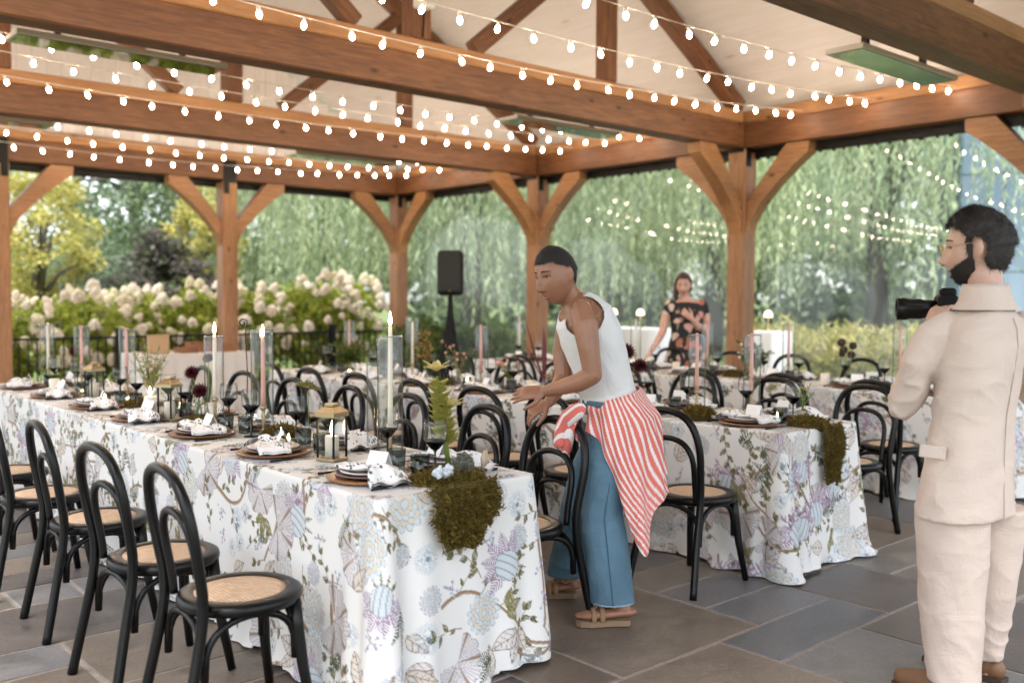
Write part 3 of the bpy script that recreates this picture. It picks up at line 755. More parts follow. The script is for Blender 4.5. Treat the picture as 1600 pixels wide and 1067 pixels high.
row(2.84, [3.05, 3.68, 4.38, 5.0, 5.7, 6.4, 7.1], math.pi, 'aisle side of the ginger-flower table', first_=('black bentwood chair directly in front of her blue jeans', (-.08, .05)))
row(3.92, [3.02, 3.85, 4.45, 5.1, 5.8, 6.45, 7.1], 0, 'aisle side of the middle table', first_=('black bentwood chair right behind the coral striped shirt', (0, 0)))
row(5.40, [3.0, 3.68, 4.35, 5.05, 5.75, 6.4, 7.1], math.pi, 'far aisle side of the middle table', first_=('black bentwood chair beside the moss tongue, facing the middle table', (0, 0)))
row(6.24, [3.15, 3.85, 4.55, 5.25, 5.95, 6.65], 0, 'inner side of the plastic-wall table', "the suited man's end")
row(7.86, [3.0, 3.7, 4.4, 5.1, 5.8, 6.6], math.pi, 'backing onto the clear plastic wall', "the suited man's end")
# ------------------------------------------------------------------ place settings
def napkin_mat():
    m = mat('leaf_print_napkin', (.8, .8, .8), .9); t = NT(m); c = t.coord('Object', (1, 1, 1))
    v = t.new('ShaderNodeTexVoronoi'); v.inputs['Scale'].default_value = 85; v.inputs['Randomness'].default_value = .8
    mp = t.new('ShaderNodeMapping'); mp.inputs['Scale'].default_value = (1, .38, .2); mp.inputs['Rotation'].default_value = (0, 0, .6); t.lk(c, mp.inputs[0]); t.lk(mp.outputs[0], v.inputs['Vector'])
    d = t.ramp(v.outputs['Distance'], [(.34, (1, 1, 1)), (.42, (0, 0, 0))]); band = t.ramp(t.noise(c, 16, 2), [(.48, (0, 0, 0)), (.53, (1, 1, 1))])
    t.base(t.mix((.80, .79, .78), (.07, .085, .08), t.math('MULTIPLY', d, band))); t.bump(t.noise(c, 30, 3), .3, .006); return m
M['napkin'] = napkin_mat()
M['charger'] = wood_mat('charger_wood', (.16, .06, .022), (.27, .115, .045), (.36, .17, .075), .35, False)
M['plate_dark'] = mat('mauve_stoneware', (.16, .11, .10), .28)
M['plate_pale'] = mat('cream_stoneware', (.66, .58, .54), .3)
M['paper'] = mat('white_card', (.82, .81, .79), .8)
M['cutlery'] = mat('black_cutlery', (.01, .01, .01), .35, .6)
M['wax_white'] = mat('ivory_wax', (.80, .72, .60), .45, 0, None, **{'Subsurface Weight': .3, 'Subsurface Radius': (.03, .018, .01), 'Subsurface Scale': .5})
M['wax_pink'] = mat('pink_wax', (.68, .36, .30), .5, 0, None, **{'Subsurface Weight': .2, 'Subsurface Radius': (.03, .012, .01), 'Subsurface Scale': .5})
M['stem_dark'] = mat('dark_glass_stem', (.015, .02, .021), .08)
charger_me = MB().lathe([(.001, .0), (.10, .0), (.158, .008), (.162, .013), (.158, .016), (.11, .011), (.001, .010)], 40).mesh('wood_charger', True, M['charger'])
dplate_me = MB().lathe([(.001, .0), (.08, .0), (.128, .012), (.133, .017), (.128, .019), (.09, .009), (.001, .007)], 40).mesh('dinner_plate', True, M['plate_dark'])
splate_me = MB().lathe([(.001, .0), (.07, .0), (.108, .011), (.112, .015), (.108, .017), (.075, .008), (.001, .006)], 40).mesh('salad_plate', True, M['plate_pale'])
def napkin_mesh(seed):
    rg = random.Random(seed); nu, nv = 34, 14; P = np.zeros((nv * 2, nu, 3)); p1, p2 = rg.uniform(0, 6), rg.uniform(0, 6)
    for layer in range(2):
        for j in range(nv):
            for i in range(nu):
                u = i / (nu - 1); v = j / (nv - 1) - .5; L = .37
                y = (u - .42) * L; w = .15 * (1 - .34 * math.exp(-((u - .62) / .14) ** 2)) * (1 + .12 * math.sin(u * 9 + p1))
                x = v * w + .012 * math.sin(u * 7 + p2)
                h = .008 + .006 * math.sin(v * 11 + u * 5 + p1) * (.4 + u) + .020 * math.exp(-((u - .66) / .13) ** 2) * math.cos(v * 2.2) + .006 * math.exp(-((u - .28) / .1) ** 2)
                over = max(0, u - .0) if False else 0
                edge = max(0, (abs(y) - .13)); h -= min(.028, edge * .65)
                q = j if layer == 0 else 2 * nv - 1 - j
                P[q, i] = (x, y, h + (.010 if layer == 0 else .0))
    return grid_mesh('napkin', P, M['napkin'], None, False)
nap_me = [napkin_mesh(s) for s in range(5)]
card_me = MB().add([(-.045, -.025, 0), (.045, -.025, 0), (.045, 0, .055), (-.045, 0, .055), (-.045, .025, 0), (.045, .025, 0), (-.045, -.0235, 0), (.045, -.0235, 0), (.045, 0, .0535), (-.045, 0, .0535), (-.045, .0235, 0), (.045, .0235, 0)],
                   [(0, 1, 2, 3), (3, 2, 5, 4), (7, 6, 9, 8), (8, 9, 10, 11), (0, 6, 7, 1), (4, 5, 11, 10), (0, 3, 9, 6), (3, 4, 10, 9), (1, 7, 8, 2), (2, 8, 11, 5)]).mesh('place_card', False, M['paper'])
knife_me = MB().tube([(-.11, 0, .006), (-.02, 0, .006), (.0, 0, .006)], [.006, .005, .004], 8, flat=.6).tube([(0, 0, .006), (.06, .001, .006), (.11, 0, .005)], [.009, .010, .003], 8, flat=.22, up=(0, 1, 0)).mesh('knife', True, M['cutlery'])
fk = MB().tube([(-.10, 0, .006), (-.02, 0, .006), (.03, 0, .007)], [.0055, .004, .0035], 8, flat=.6).tube([(.03, 0, .007), (.05, 0, .006), (.065, 0, .006)], [.004, .011, .012], 8, flat=.25, up=(0, 1, 0))
for k in range(4): fk.tube([(.06, -.009 + k * .006, .006), (.105, -.009 + k * .006, .008)], .0018, 6)
fork_me = fk.mesh('fork', True, M['cutlery'])
def goblet(t):
    MB().lathe([(.002, .0), (.036, .0), (.037, .003), (.012, .006), (.004, .012), (.0035, .105), (.007, .112), (.002, .113)], 20).build('stem', M['stem_dark'], t, True)
    MB().lathe([(.004, .112), (.016, .120), (.041, .150), (.0425, .152), (.001, .1525)], 24).build('dark_base', M['glass_dark'], t, True)
    MB().lathe([(.0425, .152), (.046, .175), (.045, .205), (.041, .232), (.0405, .232), (.0445, .205), (.0455, .175), (.042, .1535)], 24, cap=False).build('bowl', M['glass'], t, True)
def tumbler_mesh():
    return MB().lathe([(.001, 0), (.031, 0), (.034, .01), (.038, .085), (.0368, .085), (.0325, .016), (.001, .014)], 20).mesh('tumbler', True, M['glass_smoke'])
tumb_me = tumbler_mesh()
GL = 'place settings along the long tables'
goblet0 = thing('wine_goblet', 'x', 'goblet'); goblet(goblet0); gfirst = [True]
def put(name, me, loc, rz, label, cat, group, rot=None):
    o = link(name, me); o.location = loc; o.rotation_euler = rot if rot else (0, 0, rz); return tag(o, label, cat, group)
def setting(x, y, rz, ti, rg, k):
    T = ['ginger-flower table', 'middle table', 'plastic-wall table'][ti]; side = [('daylit side', 'aisle side'), ('inner side', 'outer side'), ('inner side', 'wall side')][ti][0 if rz == 0 else 1]
    end = "the suited man's end" if ti == 2 else 'the moss end'; S = f'{ORD[k]} place from {end}, {T}, {side}'
    A = Matrix.Translation((x, y, TZ + .002)) @ Matrix.Rotation(rz, 4, 'Z')
    def W(a, b, c=0): return A @ Vector((a, b, c))
    put('wood_charger', charger_me, W(0, 0), rg.uniform(0, 6), f'brown wood charger, {S}', 'charger', GL)
    put('dinner_plate', dplate_me, W(0, 0, .012), 0, f'mauve dinner plate, {S}', 'plate', GL)
    put('salad_plate', splate_me, W(0, 0, .023), 0, f'cream salad plate, {S}', 'plate', GL)
    put('napkin', rg.choice(nap_me), W(-.012, 0, .033), rz + rg.uniform(-.35, .1) + math.pi * (rg.random() < .3), f'leaf print napkin, {S}', 'napkin', GL)
    put('place_card', card_me, W(.035, -.015, .050), rz + math.pi / 2 + rg.uniform(-.5, .5), f'white place card, {S}', 'place card', GL)
    put('knife', knife_me, W(-.01, -.195), rz + rg.uniform(-.05, .05), f'black knife, {S}', 'knife', GL)
    put('fork', fork_me, W(-.01, .19), rz + rg.uniform(-.05, .05), f'black fork, {S}', 'fork', GL)
    p = W(.17 + rg.uniform(-.02, .02), -.175 + rg.uniform(-.02, .02)); lab = f'dark-stemmed wine goblet, {S}'
    if gfirst[0]: gfirst[0] = False; goblet0.location = p; goblet0['label'] = lab; goblet0['group'] = GL
    else: dup(goblet0, p, rg.uniform(0, 6), lab, GL)
    put('tumbler', tumb_me, W(.19 + rg.uniform(-.02, .02), -.085 + rg.uniform(-.02, .02)), 0, f'grey glass tumbler, {S}', 'tumbler', GL)
rs = random.Random(21)
SY = [3.06, 3.80, 4.56, 5.33, 6.1, 6.9, 7.7]
for ti, (a, b) in enumerate(TX):
    for k, y in enumerate(SY):
        setting(a + .19, y + rs.uniform(-.02, .02), 0, ti, rs, k)
        setting(b - .19, y + rs.uniform(-.02, .02), math.pi, ti, rs, k)

# ------------------------------------------------------------------ candles
GC = 'lit candles down the long tables'
flame_me = MB().lathe([(.001, 0), (.006, .010), (.008, .02), (.006, .038), (.002, .055), (.0004, .063)], 10).mesh('flame', True, M['flame'])
def taper(wax, h, hold):
    t = thing('taper_candle', 'x', 'candle')
    z0 = hold
    MB().lathe([(.001, 0), (.034, 0), (.035, .004), (.012, .01), (.007, .022)] + [(.007 + .004 * (k % 2), .03 + (hold - .06) * k / 7) for k in range(8)] + [(.008, hold - .025), (.017, hold - .018), (.0175, hold), (.001, hold)], 16).build('brass_holder', M['brass'], t, True)
    c = MB().lathe([(.0125, z0 - .006), (.0118, z0 + .05), (.0098, z0 + h * .9), (.008, z0 + h), (.001, z0 + h - .003)], 14).build('candle_stick', wax, t, True)
    MB().tube([(0, 0, z0 + h - .004), (.001, 0, z0 + h + .009)], .0013, 6).build('wick', M['black_matte'], c)
    o = link('flame', flame_me, t); o.location = (0, 0, z0 + h + .004)
    return t
def chimney_me(h, r):
    n = 22; return MB().lathe([(r, 0), (r, h * .5), (r, h - .004), (r - .0015, h), (r - .003, h - .004), (r - .003, h * .5), (r - .003, .001)], 28, cap=False).mesh('glass_chimney', True, M['glass'])
chim = {k: chimney_me(k, r) for k, r in ((.40, .052), (.52, .056), (.47, .052))}
rimm = {k: MB().tube([(r * math.cos(q * math.pi / 14), r * math.sin(q * math.pi / 14), 0) for q in range(29)], .0026, 6).mesh('rim', True, M['glass_rim']) for k, r in ((.40, .0505), (.52, .0545), (.47, .0505))}
tap = {(w, h): taper(M[w], h, .14) for w in ('wax_white', 'wax_pink') for h in (.34, .42)}
tfirst = {k: True for k in tap}
cnt = {}
def nth(kind, where):
    cnt[kind, where] = cnt.get((kind, where), -1) + 1; e = "the suited man's end" if 'plastic' in where else 'the moss end'
    return f'{ORD[cnt[kind, where]]} from {e} {where}'
def candle(x, y, w='wax_pink', h=.34, ch=.40, where=''):
    where = nth('taper', where)
    k = (w, h); nm = 'ivory' if w == 'wax_white' else 'dusty pink'
    lab = f'{"tall" if h > .4 else "slender"} {nm} taper candle, {where}'
    if tfirst[k]:
        tfirst[k] = False; o = tap[k]; o.location = (x, y, TZ + .001); o['label'] = lab; o['group'] = GC
    else: dup(tap[k], (x, y, TZ + .001), rs.uniform(0, 6), lab, GC)
    if ch:
        o = put('glass_chimney', chim[ch], (x + rs.uniform(-.006, .006), y + rs.uniform(-.006, .006), TZ + .001), 0, f'clear glass candle cylinder, {where}', 'glass cylinder', 'glass cylinders round the taper candles')
        for nm_, z_ in (('rim', ch - .001), ('foot', .003)): link(nm_, rimm[ch], o).location = (0, 0, z_)
T0, T1_, T2_ = 'on the ginger-flower table', 'on the middle table', 'on the plastic-wall table'
candle(2.33, 3.42, 'wax_white', .42, .52, T0); candle(2.25, 4.43, 'wax_pink', .34, .52, T0); candle(2.23, 4.95, 'wax_white', .34, .47, T0)
candle(2.24, 6.30, 'wax_pink', .34, .47, T0); candle(2.18, 7.0, 'wax_pink', .34, .47, T0); candle(2.2, 7.85, 'wax_white', .34, .47, T0)
put('glass_chimney', chim[.40], (2.40, 3.62, TZ + .001), 0, 'empty clear glass cylinder behind the tall ivory candle', 'glass cylinder', 'glass cylinders round the taper candles')
for x, y, w in [(4.62, 3.55, 'wax_pink'), (4.86, 3.33, 'wax_pink'), (4.72, 4.5, 'wax_white'), (4.6, 5.55, 'wax_pink'), (4.65, 6.5, 'wax_white'), (4.6, 7.4, 'wax_pink')]: candle(x, y, w, .34, .47 if w == 'wax_pink' else .52, T1_)
for x, y, w in [(7.05, 3.5, 'wax_pink'), (7.1, 4.5, 'wax_pink'), (7.05, 5.3, 'wax_pink'), (7.1, 6.2, 'wax_white'), (7.05, 7.1, 'wax_pink'), (7.1, 7.9, 'wax_white')]: candle(x, y, w, .34, .47, T2_)
for k in tap:
    if tfirst[k]:
        for c in list(tap[k].children):
            for g in list(c.children): bpy.data.objects.remove(g)
            bpy.data.objects.remove(c)
        bpy.data.objects.remove(tap[k])
def lantern():
    t = thing('lantern', 'x', 'lantern'); w, h = .042, .17
    MB().bbox((0, 0, .008), (.098, .098, .014), .003).build('base', M['brass'], t)
    for sx in (-1, 1):
        for sy in (-1, 1): MB().box((sx * w, sy * w, h / 2 + .015), (.007, .007, h)).build('corner_post', M['black_metal'], t)
    for s in (-1, 1):
        MB().box((s * w, 0, h / 2 + .016), (.002, .077, h - .004)).build('glass_pane', M['glass'], t)
        MB().box((0, s * w, h / 2 + .016), (.077, .002, h - .004)).build('glass_pane', M['glass'], t)
    b = h + .017; MB().add([(-.050, -.050, b), (.050, -.050, b), (.050, .050, b), (-.050, .050, b), (-.050, -.050, b + .018), (.050, -.050, b + .018), (.050, .050, b + .018), (-.050, .050, b + .018),
                            (-.026, -.026, b + .040), (.026, -.026, b + .040), (.026, .026, b + .040), (-.026, .026, b + .040)],
                           [(0, 3, 2, 1), (0, 1, 5, 4), (1, 2, 6, 5), (2, 3, 7, 6), (3, 0, 4, 7), (4, 5, 9, 8), (5, 6, 10, 9), (6, 7, 11, 10), (7, 4, 8, 11), (8, 9, 10, 11)]).build('roof_cap', M['brass'], t)
    MB().bbox((0, 0, b + .048), (.045, .045, .014), .003).build('vent', M['brass'], t)
    c = MB().lathe([(.029, .016), (.0295, .10), (.027, .106), (.001, .102)], 20).build('pillar_candle', M['wax_white'], t, True)
    o = link('flame', flame_me, t); o.location = (0, 0, .106)
    return t
lan = None
for x, y, rz, lab in [(2.09, 3.50, .35, 'brass topped glass lantern next to the tall ivory candle'), (2.08, 5.2, .5, 'brass topped glass lantern beside the burgundy dahlias'), (2.14, 6.62, .2, 'brass topped glass lantern at the post end of the ginger-flower table')]:
    if lan is None: lan = lantern(); lan.location = (x, y, TZ + .001); lan.rotation_euler = (0, 0, rz); lan['label'] = lab; lan['group'] = 'brass lanterns'
    else: dup(lan, (x, y, TZ + .001), rz, lab, 'brass lanterns')
def pillar(r, h):
    t = thing('pillar_candle', 'x', 'candle'); MB().lathe([(r * .97, 0), (r, .004), (r, h), (r * .9, h + .003), (.001, h - .004)], 22).build('wax_body', M['wax_white'], t, True)
    o = link('flame', flame_me, t); o.location = (0, 0, h); return t
def votive():
    t = thing('votive_candle', 'x', 'candle'); MB().lathe([(.001, 0), (.028, 0), (.034, .01), (.036, .055), (.0345, .055), (.032, .012), (.001, .006)], 20).build('glass_cup', M['glass_smoke'], t, True)
    MB().lathe([(.001, .007), (.029, .012), (.030, .028), (.001, .028)], 16).build('wax', M['wax_white'], t, True); o = link('flame', flame_me, t); o.location = (0, 0, .028); o.scale = (.8, .8, .6); return t
pl0 = vt0 = None
for x, y, T in [(2.17, 5.72, T0), (2.25, 6.0, T0), (2.1, 7.35, T0), (4.55, 4.9, T1_), (4.7, 5.1, T1_), (4.55, 6.9, T1_), (7.0, 4.1, T2_), (7.1, 5.7, T2_), (7.05, 6.7, T2_)]:
    lab = f'short ivory pillar candle, ' + nth('pillar', T)
    if pl0 is None: pl0 = pillar(.036, .085); pl0.location = (x, y, TZ + .001); pl0['label'] = lab; pl0['group'] = GC
    else: dup(pl0, (x, y, TZ + .001), 0, lab, GC)
for i, (x, y, T) in enumerate([(2.12, 3.93, T0), (2.2, 4.15, T0), (2.34, 4.7, T0), (2.26, 5.5, T0), (2.1, 6.3, T0), (2.2, 7.5, T0), (4.45, 3.45, T1_), (4.62, 4.05, T1_), (4.5, 4.75, T1_), (4.75, 5.9, T1_), (4.6, 7.0, T1_), (4.6, 2.98, T1_), (6.95, 3.2, T2_), (7.0, 4.8, T2_), (7.1, 6.5, T2_), (7.0, 7.4, T2_)]):
    lab = f'votive candle cup, ' + nth('votive', T)
    if vt0 is None: vt0 = votive(); vt0.location = (x, y, TZ + .001); vt0['label'] = lab; vt0['group'] = GC
    else: dup(vt0, (x, y, TZ + .001), 0, lab, GC)

# ------------------------------------------------------------------ moss and flowers
def tuft_cloud(fn, n, size, c1, c2, seed, per=3):
    """n little blades on surface samples fn(rg)->(point, normal)"""
    rg = np.random.RandomState(seed); V = np.zeros((n, per, 3)); C = np.zeros((n, 3)); r2 = random.Random(seed)
    for i in range(n):
        p, nn = fn(r2); d = (Vector(nn) + Vector(rg.normal(0, .75, 3))).normalized(); s = Vector(rg.normal(0, 1, 3)); s = (s - d * s.dot(d)).normalized(); L = size * rg.uniform(.4, 1.2) * (2.2 if rg.uniform() < .06 else 1)
        a = Vector(p); V[i, 0] = a - s * L * .28; V[i, 1] = a + s * L * .28; V[i, 2] = a + d * L
        if per == 4: V[i, 3] = a + d * L * .6 - s * L * .35
        k = rg.uniform(); C[i] = np.array(c1) * (1 - k) + np.array(c2) * k
    return V, C
def moss_mound(name, c, rx, ry, h, label, seed, n=2600, drape=None, group=None):
    """rounded mound, optionally with a tongue that hangs over the table end: drape=(x0,x1,y_edge,drop)"""
    t = thing(name, label, 'moss', (0, 0, 0), 0, group); rg = random.Random(seed)
    def H(x, y): return h * max(0, 1 - ((x - c[0]) / rx) ** 2 - ((y - c[1]) / ry) ** 2) ** .5
    mb = MB(); mb.ball((c[0], c[1], TZ + .004), 1, 16, 9, (rx * .93, ry * .93, h * .9))
    if drape:
        x0, x1, ye, dr = drape; xm = (x0 + x1) / 2; wd = (x1 - x0) / 2; rings = []
        for k in range(9):
            q = k / 8; z = TZ + .01 - dr * q; ww = wd * (1 - .5 * q ** 2.0) * (1 + .10 * math.sin(q * 9 + seed)); dx = .02 * math.sin(q * 5)
            rings.append([(xm + dx + ww * math.cos(a), ye - .028 + (.020 + .012 * math.sin(q * 7)) * math.sin(a) - .022 * q, z + .012 * math.cos(a * 3)) for a in [2 * math.pi * i / 16 for i in range(16)]])
        mb.loft(rings)
    core = mb.build('moss_body', mat('moss_core', (.09, .065, .018), .95), t, True)
    def samp(r):
        if drape and r.random() < .62:
            x0, x1, ye, dr = drape; q = r.random() ** .9; xm = (x0 + x1) / 2; wd = (x1 - x0) / 2 * (1 - .5 * q ** 2.0) * (1 + .10 * math.sin(q * 9 + seed)); a = r.uniform(math.pi * .95, math.pi * 2.05); e = r.uniform(.75, 1.0) + .25 * r.random() ** 3
            return (xm + .02 * math.sin(q * 5) + wd * e * math.cos(a), ye - .028 + .034 * math.sin(a) * e - .022 * q, TZ + .02 - dr * q + r.uniform(-.015, .015)), (math.cos(a) * .5, math.sin(a), .15)
        a = r.uniform(0, 6.283); q = math.sqrt(r.random()); x = c[0] + rx * q * math.cos(a) * 1.03; y = c[1] + ry * q * math.sin(a) * 1.03
        return (x, y, TZ + H(x, y) * .92 + .002), (math.cos(a) * q, math.sin(a) * q, .9)
    V, C = tuft_cloud(samp, int(n * 1.7), .0125, (.085, .062, .014), (.27, .19, .042), seed)
    o = link('moss_tufts', quads_mesh('moss_tufts', V, M['leaf'], C, per=3), t); o['kind'] = 'stuff'
    return t
mh = moss_mound('moss_clump', (2.19, 2.83), .15, .11, .045, 'big olive moss clump spilling over the table end under the ginger flower', 3, 8500, (2.0, 2.30, TY[0], .215))
mm = moss_mound('moss_clump', (4.63, 2.80), .10, .11, .05, 'olive moss hanging in a long tongue off the middle table end', 4, 5200, (4.58, 4.76, TY[0], .30))
moss_mound('moss_clump', (4.40, 3.36), .11, .085, .075, 'rounded moss mound beside the pink candles on the middle table', 5, 2200)
moss_mound('moss_clump', (2.13, 4.92), .11, .09, .05, 'rounded moss mound under the burgundy dahlias', 6, 2200)
moss_mound('moss_clump', (2.28, 4.30), .09, .09, .05, 'small moss mound beside the pink candle', 7, 1500)
moss_mound('moss_clump', (2.2, 5.95), .1, .08, .05, 'low moss mound beside short pillar candles', 8, 1500)
moss_mound('moss_clump', (4.62, 6.05), .12, .1, .05, 'moss mound in the middle table far half', 9, 1300)
moss_mound('moss_clump', (7.05, 5.0), .12, .1, .06, 'moss mound on the table nearest the clear plastic wall', 10, 1300)
# crystal, lichen and shells in the front moss
rg = random.Random(5); mb = MB()
for k in range(16):
    p = Vector((2.14 + rg.uniform(-.045, .045), 2.785 + rg.uniform(-.025, .025), TZ + .035)); d = Vector((rg.uniform(-.5, .5), rg.uniform(-.8, .1), rg.uniform(.4, 1))).normalized(); L = rg.uniform(.02, .045); mb.tube([p, p + d * L * .75, p + d * L], [.011, .010, .001], 6)
mb.ball((2.14, 2.79, TZ + .03), .042, 10, 7, (1.1, .7, .7))
tag(mb.build('crystal_cluster', mat('pale_crystal', (.62, .66, .70), .15)), 'pale glittering crystal cluster nestled in the front moss', 'crystal')
V, C = tuft_cloud(lambda r: ((lambda a, b: (2.235 + .042 * math.sin(a) * math.cos(b), 2.80 + .035 * math.sin(a) * math.sin(b), TZ + .055 + .04 * math.cos(a)))(r.uniform(0, 2), r.uniform(0, 6.28)), (0, -.3, .8)), 1800, .011, (.16, .17, .13), (.36, .36, .30), 4)
o = link('lichen_tuft', quads_mesh('lichen_tuft', V, M['leaf'], C, per=3)); tag(o, 'grey green lichen tuft beside the crystal at the ginger stem', 'lichen')
for k, (dx, dy) in enumerate([(0, 0), (.022, .012)]):
    o = MB().tube([(2.33 + dx, 2.80 + dy, TZ + .04), (2.332 + dx, 2.798 + dy, TZ + .075), (2.338 + dx, 2.80 + dy, TZ + .105)], [.006, .011, .003], 10).build('seed_pod', mat('dried_pod', (.50, .38, .28), .6), None, True)
    tag(o, ['taller pale dried seed pod in the front moss', 'second pale dried seed pod, nearer the plate'][k], 'seed pod', 'dried pods in the front moss')

def petal(mb, base, d, up, L, W, curl=.3, n=5):
    d = Vector(d).normalized(); up = Vector(up); up = (up - d * up.dot(d)).normalized(); s = d.cross(up); V = []; F = []
    for i in range(n + 1):
        t = i / n; w = W * math.sin(math.pi * (.12 + .88 * t) ** .8) * .5 if i < n else .0008
        c = Vector(base) + d * L * t + up * curl * L * t * t
        V += [c - s * w + up * W * .12, c, c + s * w + up * W * .12]
    for i in range(n):
        a = 3 * i; F += [(a, a + 1, a + 4, a + 3), (a + 1, a + 2, a + 5, a + 4)]
    mb.add(V, F)
def soft(name, c, rough=.55, tr=.25):
    m = mat(name, c, rough); t = NT(m); tl = t.new('ShaderNodeBsdfTranslucent'); tl.inputs[0].default_value = (*c, 1); mx = t.new('ShaderNodeMixShader'); mx.inputs[0].default_value = tr
    t.lk(t.b.outputs[0], mx.inputs[1]); t.lk(tl.outputs[0], mx.inputs[2]); t.lk(mx.outputs[0], t.out.inputs[0]); return m
G1 = soft('ginger_bract', (.40, .38, .09)); G2 = soft('ginger_flower', (.72, .62, .26)); ST = soft('green_stem', (.20, .27, .05))
def ginger(loc, H=.36, tilt=(0, 0), lab=''):
    t = thing('ginger_flower', lab, 'flower', loc)
    ax = lambda z: Vector((tilt[0] * z / H, tilt[1] * z / H, z))
    MB().tube([ax(0), ax(H * .3), ax(H * .6), ax(H * .95)], [.010, .011, .008, .004], 8).build('stem', ST, t, True)
    rg = random.Random(3); levels = 10
    for k in range(levels):
        z = H * (.26 + .66 * k / levels); sz = .050 * (1 - .3 * k / levels)
        for j in range(5):
            a = j * math.pi * .4 + k * .7; mb = MB(); petal(mb, ax(z) + Vector((math.cos(a), math.sin(a), 0)) * .006, (math.cos(a) * .8, math.sin(a) * .8, 1.3), (math.cos(a), math.sin(a), 0), sz * 1.15, sz * 1.25, .45); mb.build('bract', G1, t, True)
    for zz, off in ((H * .62, Vector((.030, -.022, 0))), (H, Vector((0, 0, 0)))):
        mb = MB()
        for j in range(8):
            a = j * math.pi / 4; petal(mb, ax(zz) + off, (math.cos(a), math.sin(a), 1.1 if j % 2 else .5), (0, 0, 1), .065, .036, -.2)
        mb.build('blossom', G2, t, True)
    return t
ginger((2.245, 2.90, TZ + .035), .37, (-.03, .04), 'tall yellow green ginger flower rising from the front moss')
DH = mat('burgundy_petal', (.075, .006, .012), .6)
def dahlia_obj(loc, base, r, lab):
    t = thing('dahlia', lab, 'flower', base, 0, 'burgundy dahlias'); top = Vector(loc) - Vector(base)
    MB().tube([(0, 0, 0), top * .5 + Vector((.008, 0, 0)), top], .0028, 6).build('stem', ST, t, True)
    n = (FW * -.8 + Vector((0, 0, .5))).normalized(); e1 = n.orthogonal().normalized(); e2 = n.cross(e1); mb = MB()
    for ring in range(5):
        q = 1 - ring * .18; m_ = 16 - ring * 2
        for j in range(m_):
            a = 2 * math.pi * j / m_ + ring * .3; d = (e1 * math.cos(a) + e2 * math.sin(a)) * q + n * (.12 + ring * .24); petal(mb, top, d, n, r * (1 - .1 * ring), r * .42, .1, 4)
    mb.build('bloom', DH, t, True)
for (px, py, dep), (bx, by), r, lab in [((300, 583, 5.28), (2.16, 4.95), .046, 'burgundy dahlia at middle height above the lantern'), ((313, 612, 5.2), (2.18, 4.88), .05, 'lowest and largest burgundy dahlia above the moss'), ((326, 560, 5.4), (2.2, 5.0), .036, 'highest burgundy dahlia behind the candle glass'),
                                ((118, 549, 6.9), (2.15, 6.75), .05, 'dark dahlia at the post end of the table'), ((978, 551, 6.4), (4.66, 4.6), .07, 'deep red dahlia just behind the woman in white'), ((1000, 573, 6.2), (4.6, 4.45), .06, 'deep red dahlia drooping behind the chair hoop')]:
    dahlia_obj(px_depth(px, py, dep), (bx, by, TZ + .01), r, lab)
def bud_vase(t, h=.13, r=.026):
    MB().lathe([(.001, 0), (r, 0), (r * 1.05, h * .3), (r * .95, h * .55), (r * .42, h * .78), (r * .5, h), (r * .46, h), (r * .38, h * .78), (r * .9, h * .5), (.001, .004)], 18).build('glass_vase', M['glass'], t, True)
def spray(name, base, lab, n, H, spread, leafc, seed, tipc=None, tipr=.01, leafL=.03, vase=True, thick=.0014, dens=9, cat='flowers'):
    """stems fanning from one vase with small leaves or buds"""
    t = thing(name, lab, cat, base); rg = random.Random(seed); V = []; C = []; st = MB()
    if vase: bud_vase(t)
    for i in range(n):
        a = rg.uniform(0, 6.28); s = spread * rg.uniform(.2, 1); h = H * rg.uniform(.6, 1); P = []
        for k in range(6):
            q = k / 5; P.append(Vector((s * q ** 1.6 * math.cos(a) + .006 * rg.uniform(-1, 1), s * q ** 1.6 * math.sin(a), .05 + (h - .05) * q)))
        st.tube(P, [thick * 1.4] * 3 + [thick] * 3, 5)
        for k in range(int(dens)):
            q = rg.uniform(.3, 1); b = P[0].lerp(P[-1], q); kk = min(4, int(q * 5)); b = P[kk].lerp(P[kk + 1], q * 5 - kk)
            d = Vector((rg.uniform(-1, 1), rg.uniform(-1, 1), rg.uniform(-.2, 1))).normalized(); sd = d.orthogonal().normalized(); L = leafL * rg.uniform(.6, 1.3)
            V.append([b, b + d * L * .5 + sd * L * .22, b + d * L, b + d * L * .5 - sd * L * .22]); c = leafc[rg.randrange(len(leafc))]; C.append([x * rg.uniform(.7, 1.3) for x in c])
        if tipc is not None:
            o = MB().ball((0, 0, 0), tipr * rg.uniform(.7, 1.2), 8, 6).build('bud', tipc, t, True); o.location = P[-1]
    st.build('stems', ST, t, True)
    if V: o = link('leaves', quads_mesh('leaves', np.array([[list(p) for p in q] for q in V]), M['leaf'], np.array(C)), t); o['kind'] = 'stuff'
    return t
YA = mat('yarrow_head', (.27, .25, .08), .9); PK = mat('pink_bud', (.55, .27, .2), .7); DKB = mat('dark_seed_head', (.045, .022, .018), .8); OR = (.36, .2, .06)
t = thing('yarrow_bloom', 'flat green yellow yarrow head leaning from a small clear vase', 'flower', (2.26, 4.0, TZ + .001)); bud_vase(t, .12, .026)
hp = px_depth(482, 606, 4.62) - Vector((2.26, 4.0, TZ)); MB().tube([(0, 0, .02), hp * .5 + Vector((0, 0, .03)), hp - Vector((0, 0, .012))], .002, 6).build('stem', ST, t, True)
V, C = tuft_cloud(lambda r: ((lambda a, q: (hp.x + .058 * q * math.cos(a), hp.y + .058 * q * math.sin(a), hp.z + .016 * (1 - q * q) - .3 * .058 * q * math.cos(a)))(r.uniform(0, 6.28), math.sqrt(r.random())), (0, 0, 1)), 1500, .012, (.16, .15, .05), (.42, .38, .15), 9)
